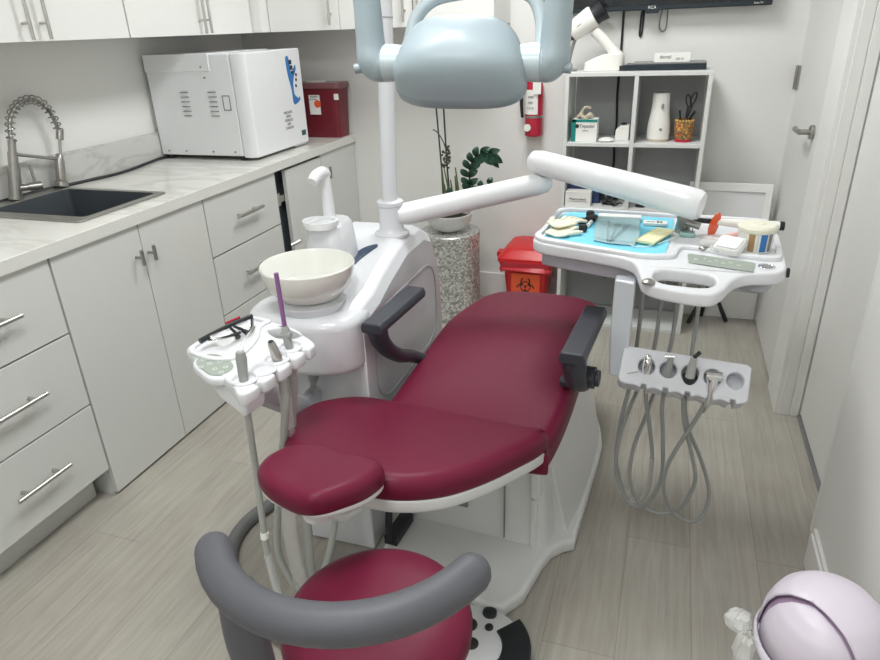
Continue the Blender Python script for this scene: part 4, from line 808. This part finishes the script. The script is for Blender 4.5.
tp_ = thing('sterile_pouch', 'clear blue-tinted sterilisation pouch holding metal instruments on the blue bib', 'pouch', (-.12, 1.92, PZ)); s.build('film', M['pouch'], tp_)
B().box(-.185, -.058, 2.035, 2.068, PZ + .001, PZ + .0125).build('seal_strip', M['paperw'], tp_, bevel=.001)
B().pad([(-.188, 2.04), (-.173, 1.815), (-.128, 1.795), (-.062, 1.79), (-.055, 1.85), (-.062, 2.03)], lambda x, y: PZ + .0025, .0014, .0006, rb=.0004, smooth=0).build('paper_back', mat('pouch_paper', (.55, .70, .73), .7), tp_)
tag(B().cyl((-.128, 1.805, PZ + .006), (-.122, 1.955, PZ + .006), .0025, n=8).lathe([(.001, 0), (.011, 0), (.011, .003), (.001, .003)], (-.121, 1.965, PZ + .004), 20).build('mouth_mirror', M['dsteel'], loc=(-.125, 1.88, PZ)), 'round steel mouth mirror inside the clear pouch', 'dental mirror')
tag(B().tube([(-.135, 1.81, PZ + .005), (-.143, 1.9, PZ + .006), (-.15, 2.0, PZ + .006)], .0028, 8).build('dental_probe', M['dsteel'], loc=(-.14, 1.9, PZ)), 'steel probe left of the mirror inside the clear pouch', 'dental probe')
tag(B().tube([(-.122, 1.815, PZ + .006), (-.085, 1.97, PZ + .006)], [.003, .002], 8).tube([(-.122, 1.815, PZ + .006), (-.095, 1.975, PZ + .006)], [.003, .002], 8).build('tweezers', M['graybox'], loc=(-.105, 1.9, PZ)), 'dark steel tweezers right of the mirror inside the clear pouch', 'tweezers')
t_ = thing('anesthetic_card', 'small white printed card at the back right of the blue bib', 'card', (-.015, 2.01, PZ))
B().box(-.05, .018, 1.995, 2.03, PZ, PZ + .008).build('card', M['paperw'], t_, bevel=.001)
B().text('USE BY', .008, Matrix.Translation((-.03, 2.012, PZ + .0085))).text('88', .018, Matrix.Translation((-.004, 2.012, PZ + .0085))).build('print', M['ink'], t_)
t_ = thing('face_mask', 'pale yellow pleated face mask folded at the right of the blue bib', 'mask', (-.01, 1.87, PZ))
mm = Matrix.Translation((-.012, 1.868, PZ)) @ Matrix.Rotation(-.36, 4, 'Z') @ Matrix.Diagonal((.85, .85, .8, 1))
B().pad([(-.033, -.08), (.030, -.08), (.033, .08), (-.030, .085)], lambda x, y: .010 + .0015 * math.sin(x * 420), .008, .003, mtx=mm, smooth=0).build('cloth', M['mask'], t_)
B().tube([(-.03, -.075, .006), (-.045, -.095, .004), (-.02, -.12, .003), (.01, -.11, .003), (.028, -.08, .006)], .0015, 6, smooth=5, mtx=mm).tube([(.032, .07, .006), (.05, .05, .004), (.045, .0, .003), (.034, -.06, .004)], .0015, 6, smooth=5, mtx=mm).build('ear_loop', M['paperw'], t_)
t_ = thing('bur_block', 'small translucent teal bur block with upright burs on the tray', 'bur block', (.075, 1.925, TZ))
B().slab([rrect(.052, .094, 1.91, 1.945, .008)], TZ, TZ + .012, bev=.003).build('block', mat('teal_block', (.30, .48, .46), .3), t_)
for x, y in ((.06, 1.935), (.068, 1.93), (.077, 1.933), (.086, 1.931), (.074, 1.918), (.064, 1.918)): B().cyl((x, y, TZ + .011), (x, y, TZ + .028), .0012, n=6).cyl((x, y, TZ + .026), (x, y, TZ + .031), .0022, n=8).build('bur', M['dsteel'], t_)
t_ = thing('curing_light', 'white wand curing light with orange oval shield lying across the tray rim', 'curing light', (.2, 1.97, .91))
B().tube([(.150, 1.965, .921), (.20, 1.968, .918), (.30, 1.972, .916), (.310, 1.973, .916)], [.009, .012, .013, .012], 16).build('handle', M['off'], t_)
B().cyl((.31, 1.973, .916), (.322, 1.9735, .916), .0125).tube([(.150, 1.965, .921), (.10, 1.962, .924), (.085, 1.95, .935), (.078, 1.945, .945)], [.008, .007, .006, .004], 12, smooth=3).build('light_guide', M['black'], t_)
sm = frame(V(.141, 1.958, .915), V(.80, .60, 0).normalized(), V(.16, -.12, .98).normalized(), V(.60, -.80, -.18).normalized())
B().pad(circ(0, 0, .017, 20, .038), lambda x, y: .006 - 8 * (x * x), .003, .001, rb=.0005, mtx=sm, smooth=0).build('shield', M['orange'], t_)
t_ = thing('impression_tub', 'round striped tub with cream lid at the back right of the tray', 'tub', (.238, 1.835, TZ))
B().lathe([(.001, 0), (.040, 0), (.042, .004), (.044, .056), (.001, .056)], (.238, 1.835, TZ), 40).build('tub', M['off'], t_)
B().lathe([(.043, .054), (.047, .054), (.048, .064), (.044, .069), (.02, .070), (.018, .073), (.001, .074)], (.238, 1.835, TZ), 40).build('lid', mat('cream_lid', (.76, .74, .62), .35), t_)
for a0, a1, mm_ in ((-118, -98, 'brown'), (-92, -86, 'key'), (-80, -58, 'blue'), (-52, -36, 'graybox')):
    s = B(); n_ = 5
    for k in range(n_):
        A0, A1 = math.radians(a0 + (a1 - a0) * k / n_), math.radians(a0 + (a1 - a0) * (k + 1) / n_)
        s.bm.faces.new([s.bm.verts.new((.238 + r_ * math.cos(a), 1.835 + r_ * math.sin(a), TZ + z * .92)) for r_, a, z in ((.0426, A0, .006), (.0426, A1, .006), (.0444, A1, .056), (.0444, A0, .056))])
    s.build('stripe', M[mm_], t_)
bxm = Matrix.Translation((.178, 1.79, TZ + .004)) @ Matrix.Rotation(-.5, 4, 'Z') @ Matrix.Rotation(.45, 4, 'X') @ Matrix.Scale(1.12, 4)
t_ = thing('small_white_case', 'small square white lidded case tilted against the striped tub', 'case', (.18, 1.80, TZ))
B().slab([rrect(-.030, .030, -.022, .026, .007)], .008, .026, bev=.003, mtx=bxm).build('case', M['paperw'], t_)
B().slab([rrect(-.026, .026, -.018, .022, .006)], .026, .029, bev=.001, mtx=bxm).build('lid_panel', M['caseint'], t_)
s = B().sph((.128, 1.835, TZ + .012), .022, 14, (1.2, .8, .5)).sph((.155, 1.84, TZ + .010), .018, 12, (1.3, .8, .5)).sph((.15, 1.79, TZ + .012), .02, 12, (1.2, 1, .55))
tag(s.build('plastic_packet', M['bag'], loc=(.14, 1.83, TZ)), 'crumpled clear plastic packet in front of the small white case', 'packet')
tag(B().tube([(.165, 1.905, TZ + .008), (.20, 1.93, TZ + .010), (.22, 1.955, TZ + .012)], .007, 10).build('pink_tube', M['pink'], loc=(.19, 1.93, TZ)), 'small pink plastic tube beside the striped tub', 'tube')
tag(B().sph((.115, 1.795, TZ + .007), .012, 12, (1.3, .9, .55)).build('metal_cap', M['dsteel'], loc=(.115, 1.795, TZ)), 'small grey metal cap just behind the green keypad', 'cap')

# ---------------------------------------------------------------- assistant's tray
AU = thing('assistant_unit', 'white assistant instrument tray with suction hoses beside the cuspidor', 'dental unit', (-.85, 1.12, .5))
ao = [(-1.00, 1.08), (-1.005, 1.12), (-.985, 1.20), (-.968, 1.285), (-.945, 1.30), (-.90, 1.292), (-.82, 1.262), (-.75, 1.225), (-.712, 1.195), (-.709, 1.175), (-.711, 1.163), (-.727, 1.160), (-.727, 1.150), (-.712, 1.146), (-.716, 1.112), (-.730, 1.106), (-.731, 1.096), (-.717, 1.090), (-.721, 1.052), (-.736, 1.047), (-.737, 1.037), (-.723, 1.031), (-.728, .998), (-.743, .993), (-.744, .983), (-.731, .977), (-.733, .955), (-.742, .937), (-.76, .938), (-.79, .965), (-.85, 1.0), (-.90, 1.03)]
sa = lambda L_: [(-.85 + (x + .85) * .93, 1.12 + (y - 1.12) * .94) for x, y in L_]
ao = sa(ao)
hl_ = [(-.872, 1.235), (-.84, 1.252), (-.80, 1.238), (-.775, 1.215), (-.80, 1.195), (-.84, 1.205)]
at = B().slab([ao, hl_], .772, .802, bev=.006, smooth=3).build('tray', M['tray'], AU, angle=50)
ro2 = [(-.998, 1.085), (-.98, 1.20), (-.964, 1.28), (-.945, 1.293), (-.90, 1.285), (-.885, 1.278), (-.89, 1.24), (-.86, 1.18), (-.845, 1.10), (-.86, 1.06), (-.92, 1.05)]
ri2 = [(-.985, 1.095), (-.968, 1.20), (-.953, 1.27), (-.94, 1.28), (-.91, 1.273), (-.903, 1.268), (-.905, 1.235), (-.875, 1.175), (-.860, 1.10), (-.872, 1.072), (-.92, 1.063)]
B().slab([sa(ro2), sa(ri2)], .800, .809, bev=.003, smooth=3).build('tray_rim', M['tray'], at, angle=50)
# keypad pod
po2 = [(-.975, 1.075), (-.985, 1.045), (-.972, 1.015), (-.93, .985), (-.885, .962), (-.85, .968), (-.838, .998), (-.85, 1.03), (-.89, 1.062), (-.94, 1.082)]
pc = (-.885, 1.042)
po2 = [(-.885 + (x + .912) * .88, 1.042 + (y - 1.022) * .88) for x, y in po2]
pd = B().slab([po2], .780, .800, bev=.006, smooth=3).build('keypad_pod', M['tray'], AU, angle=50)
kd = B().slab([[(pc[0] + (x - pc[0]) * .82, pc[1] + (y - pc[1]) * .80) for x, y in po2]], .800, .8025, bev=.001, smooth=3).build('keypad', M['sage'], pd)
s = B()
for x, y in ((-.955, 1.035), (-.935, 1.05), (-.925, 1.02), (-.905, 1.035), (-.895, 1.0), (-.875, 1.015), (-.87, .99), (-.935, 1.0)): s.slab([circ(x * .88 + .88 * .912 - .885, 1.042 + (y - 1.022) * .88, .0055, 12), circ(x * .88 + .88 * .912 - .885, 1.042 + (y - 1.022) * .88, .0035, 12)], .8026, .8031, bev=.0001)
s.build('keypad_icons', M['key'], kd)
# front bracket with holders
B().loft([[(-.935, 1.055, .778), (-.755, .957, .778), (-.745, 1.02, .778), (-.88, 1.08, .778)], [(-.86, 1.01, .735), (-.765, .958, .735), (-.755, 1.02, .735), (-.86, 1.04, .735)]]).build('under_bracket', M['tray'], AU, bevel=.008, seg=3)
hs = [(-.780, .998), (-.764, 1.045), (-.762, 1.095), (-.764, 1.155)]
for x, y in hs: B().lathe([(.026, .0), (.028, .004), (.024, .008), (.021, .004), (.020, -.002)], (x, y, .800), cap=False).build('holder_cup', M['tray'], at)
B().tube([(-.80, 1.03, .755), (-.82, 1.10, .71), (-.88, 1.30, .55), (-.92, 1.41, .47), (-.93, 1.50, .46)], [.026, .032, .034, .034, .034], 8, up=(0, 0, 1), flat=.7).build('support_arm', mat('arm_grey', (.52, .54, .58), .35), AU, bevel=.005)
B().tube([(-.782, 1.002, .864), (-.782, 1.002, .850), (-.780, .995, .80), (-.777, .985, .735)], [.009, .0115, .0095, .008], 18).build('suction_handpiece', M['hose'], AU)
B().tube([(-.782, 1.002, .862), (-.782, 1.02, .88), (-.775, 1.04, .895)], [.005, .003, .0025], 8, smooth=3).build('syringe_nozzle', M['clear'], AU)
B().tube([(-.775, 1.039, .894), (-.772, 1.048, .902)], .003, 8).build('nozzle_tip', M['dsteel'], AU)
B().tube([(-.762, 1.082, .852), (-.7615, 1.083, .846), (-.757, 1.088, .815), (-.754, 1.09, .79)], [.007, .0085, .012, .008], 18).build('suction_connector', M['steel'], AU)
B().cyl((-.762, 1.082, .852), (-.762, 1.0818, .8535), .005, n=14).build('connector_bore', M['black'], AU)
B().tube([(-.774, 1.16, .853), (-.773, 1.16, .845), (-.768, 1.155, .815), (-.762, 1.153, .785)], [.006, .009, .0095, .008], 18).cyl((-.783, 1.155, .832), (-.757, 1.155, .834), .0065).build('evacuator_valve', M['hose'], AU)
S1 = [(-.777, .985, .745), (-.784, .99, .668), (-.795, 1.0, .568), (-.798, .996, .462), (-.796, .988, .336), (-.779, .98, .206), (-.76, .99, .08), (-.78, 1.05, .02), (-.86, 1.12, .015)]
S2 = [(-.754, 1.088, .79), (-.743, 1.074, .716), (-.761, 1.079, .632), (-.79, 1.083, .512), (-.824, 1.087, .367), (-.845, 1.091, .245), (-.832, 1.096, .16), (-.79, 1.10, .10), (-.75, 1.14, .16), (-.76, 1.25, .25), (-.83, 1.36, .28)]
S3 = [(-.763, 1.153, .785), (-.768, 1.145, .70), (-.785, 1.14, .588), (-.789, 1.135, .445), (-.775, 1.13, .30), (-.78, 1.125, .16), (-.80, 1.18, .05), (-.84, 1.34, .04)]
B().tube(S1, .0075, 12, smooth=5).build('syringe_hose', M['hosel'], AU)
B().tube(S2, .009, 12, smooth=5).build('saliva_hose', M['hosel'], AU)
B().tube(S3, .0125, 14, smooth=5).build('evacuator_hose', M['hosel'], AU)
B().tube(S1[4:7], .011, 10, smooth=5).tube([(-.80, 1.10, .42), (-.80, 1.09, .30), (-.795, 1.09, .18), (-.79, 1.10, .09)], .018, 12, smooth=5).tube([(-.755, 1.09, .76), (-.757, 1.095, .70), (-.765, 1.10, .60), (-.78, 1.10, .50)], .014, 12, smooth=4).build('clear_sleeve', M['clear'], AU)
B().cyl((-.797, .992, .40), (-.797, .990, .385), .010).build('sleeve_clip', M['paperw'], AU)
tag(B().tube([(-.774, 1.16, .85), (-.776, 1.16, .978)], .0052, 14).build('saliva_ejector', M['purple'], loc=(-.775, 1.16, .85)), 'thin purple ejector tip standing in the rear suction holder', 'suction tip')
t_ = thing('safety_glasses', 'black and red half-frame safety glasses lying on the assistant tray', 'glasses', (-.92, 1.18, .81))
B().tube([(-0.9552, 1.0928, 0.8250), (-0.9400, 1.1346, 0.8310), (-0.9248, 1.1878, 0.8330), (-0.9119, 1.2349, 0.8310)], [.007, .0055, .0055, .006], 8, smooth=3).build('brow_bar', M['black'], t_)
B().tube([(-0.9385, 1.1688, 0.8380), (-0.9248, 1.2068, 0.8390)], .0028, 8).build('red_accent', M['exred'], t_)
for y0 in (1.125, 1.195):
    s = B(); s.pad([(-.021, -.021), (0, -.026), (.021, -.021), (.024, 0), (.018, .018), (-.018, .018)], lambda x, y: .002, .0015, .0005, rb=.0004, mtx=frame(V(-.918, y0, .820), V(.3, .95, 0).normalized(), V(.80, -.25, -.42).normalized(), V(.4, -.1, .9).normalized()), smooth=3); s.build('lens', M['glass'], t_)
B().tube([(-0.9476, 1.1118, 0.8220), (-0.9210, 1.1270, 0.8210), (-0.8982, 1.1650, 0.8210)], .0035, 8, smooth=3).build('temple', M['black'], t_)
B().tube([(-0.9119, 1.2349, 0.8250), (-0.8982, 1.2106, 0.8140), (-0.8906, 1.1878, 0.8140)], .0035, 8, smooth=3).build('temple', M['black'], t_)
B().tube([(-0.9271, 1.1688, 0.8270), (-0.9096, 1.1612, 0.8210), (-0.8982, 1.1536, 0.8130)], [.003, .004, .007], 8).tube([(-0.9248, 1.1802, 0.8270), (-0.9058, 1.1802, 0.8210), (-0.8906, 1.1802, 0.8130)], [.003, .004, .007], 8).build('nose_pad', M['black'], t_)

# ---------------------------------------------------------------- hose on the floor, foot control
tag(B().tube([(-1.02, 1.60, .025), (-1.12, 1.50, .022), (-1.165, 1.38, .022), (-1.145, 1.26, .022), (-1.06, 1.15, .022), (-.93, 1.06, .022), (-.75, 1.0, .022), (-.55, 1.0, .022), (-.40, 1.05, .022)], .021, 14, smooth=6).build('floor_hose', M['hosed'], loc=(-1.0, 1.25, 0)), 'thick dark grey hose curving over the floor below the assistant tray', 'hose')
FC = thing('foot_control', 'round white foot control with black pedals on the floor under the stool', 'foot control', (-.345, 1.125, 0))
fc = (-.345, 1.125)
B().lathe([(.001, .0), (.142, .0), (.145, .008), (.138, .022), (.10, .032), (.001, .034)], (fc[0], fc[1], .0005), 48).build('housing', M['white'], FC)
s = B(); 
for a0, a1 in ((-75, -14), (-11, 48)):
    o_ = [(fc[0] + .150 * math.cos(math.radians(a0 + (a1 - a0) * k / 10)), fc[1] + .150 * math.sin(math.radians(a0 + (a1 - a0) * k / 10))) for k in range(11)] + [(fc[0] + .078 * math.cos(math.radians(a1 - (a1 - a0) * k / 10)), fc[1] + .078 * math.sin(math.radians(a1 - (a1 - a0) * k / 10))) for k in range(11)]
    B().slab([o_], .012, .042, bev=.004).build('pedal', M['black'], FC)
for x, y, r_ in ((.020, .112, .019), (.030, .066, .011), (-.02, .06, .020), (.0, .005, .018), (-.08, .02, .016)): B().lathe([(.001, .010), (r_ * .7, .010), (r_, .006), (r_, 0)], (fc[0] + x, fc[1] + y, .031), 20).build('button', M['black'], FC)

# ---------------------------------------------------------------- stool
ST = thing('dental_stool', 'burgundy round-seat stool with curved grey wraparound armrest in the foreground', 'stool', (-.405, .74, 0))
sc_ = (-.403, .755)
B().lathe([(.001, -.078), (.14, -.078), (.158, -.070), (.167, -.050), (.168, -.030), (.160, -.012), (.143, -.002), (.10, .004), (.001, .006)], (sc_[0], sc_[1], .53), 64).build('seat', M['vinyl'], ST)
B().lathe([(.001, -.098), (.12, -.098), (.145, -.085), (.148, -.076), (.001, -.076)], (sc_[0], sc_[1], .53), 48).build('seat_pan', M['grip2'], ST)
B().cyl((sc_[0], sc_[1], .10), (sc_[0], sc_[1], .25), .027).cyl((sc_[0], sc_[1], .25), (sc_[0], sc_[1], .44), .018).build('gas_column', M['chrome'], ST)
for k in range(5):
    a = math.radians(20 + 72 * k); e = V(sc_[0] + .23 * math.cos(a), sc_[1] + .23 * math.sin(a), .062)
    lg = B().tube([(sc_[0] + .02 * math.cos(a), sc_[1] + .02 * math.sin(a), .11), tuple(e)], [.024, .016], 10).build('leg', M['chrome'], ST)
    B().cyl(e + V(-.011 * math.sin(a), .011 * math.cos(a), -.036), e + V(.011 * math.sin(a), -.011 * math.cos(a), -.036), .0255, n=18).cyl(e + V(0, 0, -.03), e + V(0, 0, .0), .006, n=8).build('caster', M['rubber'], lg)
bp = []
for k in range(13):
    a = math.radians(149 + (390 - 149) * k / 12 - 0)
    bp.append((sc_[0] + .01 + .225 * math.cos(a) , sc_[1] + .01 + .205 * math.sin(a), .70))
ar = []
A0, A1 = 217, 337
n_ = 16
ac = (-.413, .754)
for k in range(n_ + 1):
    a = math.radians(A0 + (A1 - A0) * k / n_); ar.append(V(ac[0] + .230 * math.cos(a), ac[1] + .224 * math.sin(a), .734 + .020 * (k / n_)))
RR = .029; ends = [(.0285, .15), (.025, .55), (.0175, .85), (.009, 1.0)]
d0 = (ar[0] - ar[1]).normalized(); d1 = (ar[-1] - ar[-2]).normalized()
pts = [ar[0] + d0 * (.9 * RR * f) for r_, f in ends[::-1]] + ar + [ar[-1] + d1 * (.9 * RR * f) for r_, f in ends]
B().tube(pts, [r_ for r_, f in ends[::-1]] + [RR] * (n_ + 1) + [r_ for r_, f in ends], 24, flat=.98, up=(0, 0, 1)).build('armrest_bar', M['grip2'], ST)
a = math.radians(242); q = V(ac[0] + .222 * math.cos(a), ac[1] + .217 * math.sin(a), .735)
B().tube([tuple(q), tuple(q + V(0.0, 0, -.10)), tuple(q + V(.01, .012, -.22)), tuple(q + V(.05, .07, -.275)), tuple(V(sc_[0] - .03, sc_[1] - .03, .435))], [.028, .031, .028, .022, .02], 16, smooth=4).build('armrest_support', M['grip2'], ST)

# ---------------------------------------------------------------- trash bin
TB = thing('trash_bin', 'lilac white domed-lid trash bin at the right wall in the foreground', 'trash bin', (.368, 1.075, 0))
bx, by, bz = .375, 1.075, .337
rx, ry = .113, .118
B().lathe([(.001, 0), (.75, 0), (.80, .01), (.93, .28), (1.0, bz)], (bx, by, .0), 56, rx, ry).build('body', M['lilac'], TB)
B().lathe([(1.0, bz - .014), (1.05, bz - .012), (1.06, bz), (1.03, bz + .008), (1.0, bz + .006)], (bx, by, 0), 56, rx, ry, cap=False).build('rim', M['lilacl'], TB)
# swing lid dome, two shells
tl = Matrix.Translation((bx, by, bz + .004)) @ Matrix.Rotation(math.radians(0), 4, 'Z')
prof = [(1.0, 0), (.985, .028), (.93, .060), (.82, .088), (.64, .110), (.42, .123), (.20, .129), (.01, .131)]
B().lathe([(r_ * .955, z * .93) for r_, z in prof], (0, 0, 0), 56, rx, ry, mtx=tl).build('inner_dome', M['lilacd'], TB)
def sector(a0, a1, sc, name, lift):
    s = B(); N = 60; K = 16; rings = []; cx, cy = -.36, -.22
    for k in range(K + 1):
        u = k / K; row = []
        for i in range(N + 1):
            a = math.radians(a0 + (a1 - a0) * i / N); ex_, ey_ = math.cos(a), math.sin(a)
            x, y = cx * (1 - u) + ex_ * u, cy * (1 - u) + ey_ * u; r_ = min(1, math.hypot(x, y)); z = 0
            for (r1, z1), (r2, z2) in zip(prof, prof[1:]):
                if r2 <= r_ <= r1: z = z1 + (z2 - z1) * (r1 - r_) / max(1e-6, r1 - r2)
            row.append(s.bm.verts.new((x * rx * sc, y * ry * sc, z * sc + lift)))
        rings.append(row)
    for k in range(K):
        for i in range(N): s.bm.faces.new([rings[k][i], rings[k][i + 1], rings[k + 1][i + 1], rings[k + 1][i]])
    bmesh.ops.remove_doubles(s.bm, verts=s.bm.verts, dist=.00005)
    for v_ in s.bm.verts: v_.co = tl @ v_.co
    o = s.build(name, M['lilac'], TB, angle=60); m_ = o.modifiers.new('s', 'SOLIDIFY'); m_.thickness = .004; m_.offset = -1; return o
sector(176, 287, .975, 'front_shell', -.003)
sector(-72, 168, 1.02, 'lid_flap', .003)
s = B(); random.seed(3)
def crumple(s, c, rx_, ry_, rz_, n=22):
    rings = []
    for i in range(9):
        ph = PI * i / 8; rings.append([(c[0] + rx_ * math.sin(ph) * math.cos(2 * PI * j / n) * random.uniform(.75, 1.1), c[1] + ry_ * math.sin(ph) * math.sin(2 * PI * j / n) * random.uniform(.75, 1.1), c[2] + rz_ * math.cos(ph) * random.uniform(.85, 1.1)) for j in range(n)])
    s.loft(rings)
crumple(s, (.228, 1.085, .350), .028, .026, .024); crumple(s, (.238, 1.04, .32), .022, .030, .05); crumple(s, (.246, 1.01, .25), .02, .03, .07)
s.build('liner_bag', M['bag'], TB, angle=25)

# ---------------------------------------------------------------- world, view
w = bpy.data.worlds.new('world'); bpy.context.scene.world = w; w.use_nodes = True; w.node_tree.nodes['Background'].inputs[0].default_value = (.9, .93, 1, 1); w.node_tree.nodes['Background'].inputs[1].default_value = .3
sn = bpy.context.scene; sn.view_settings.view_transform = 'Standard'; sn.view_settings.look = 'None'; sn.view_settings.gamma = 1; sn.view_settings.use_curve_mapping = False
sn.view_settings.exposure = 0.0
sn.cycles.max_bounces = 10; sn.cycles.diffuse_bounces = 6; sn.cycles.transparent_max_bounces = 12
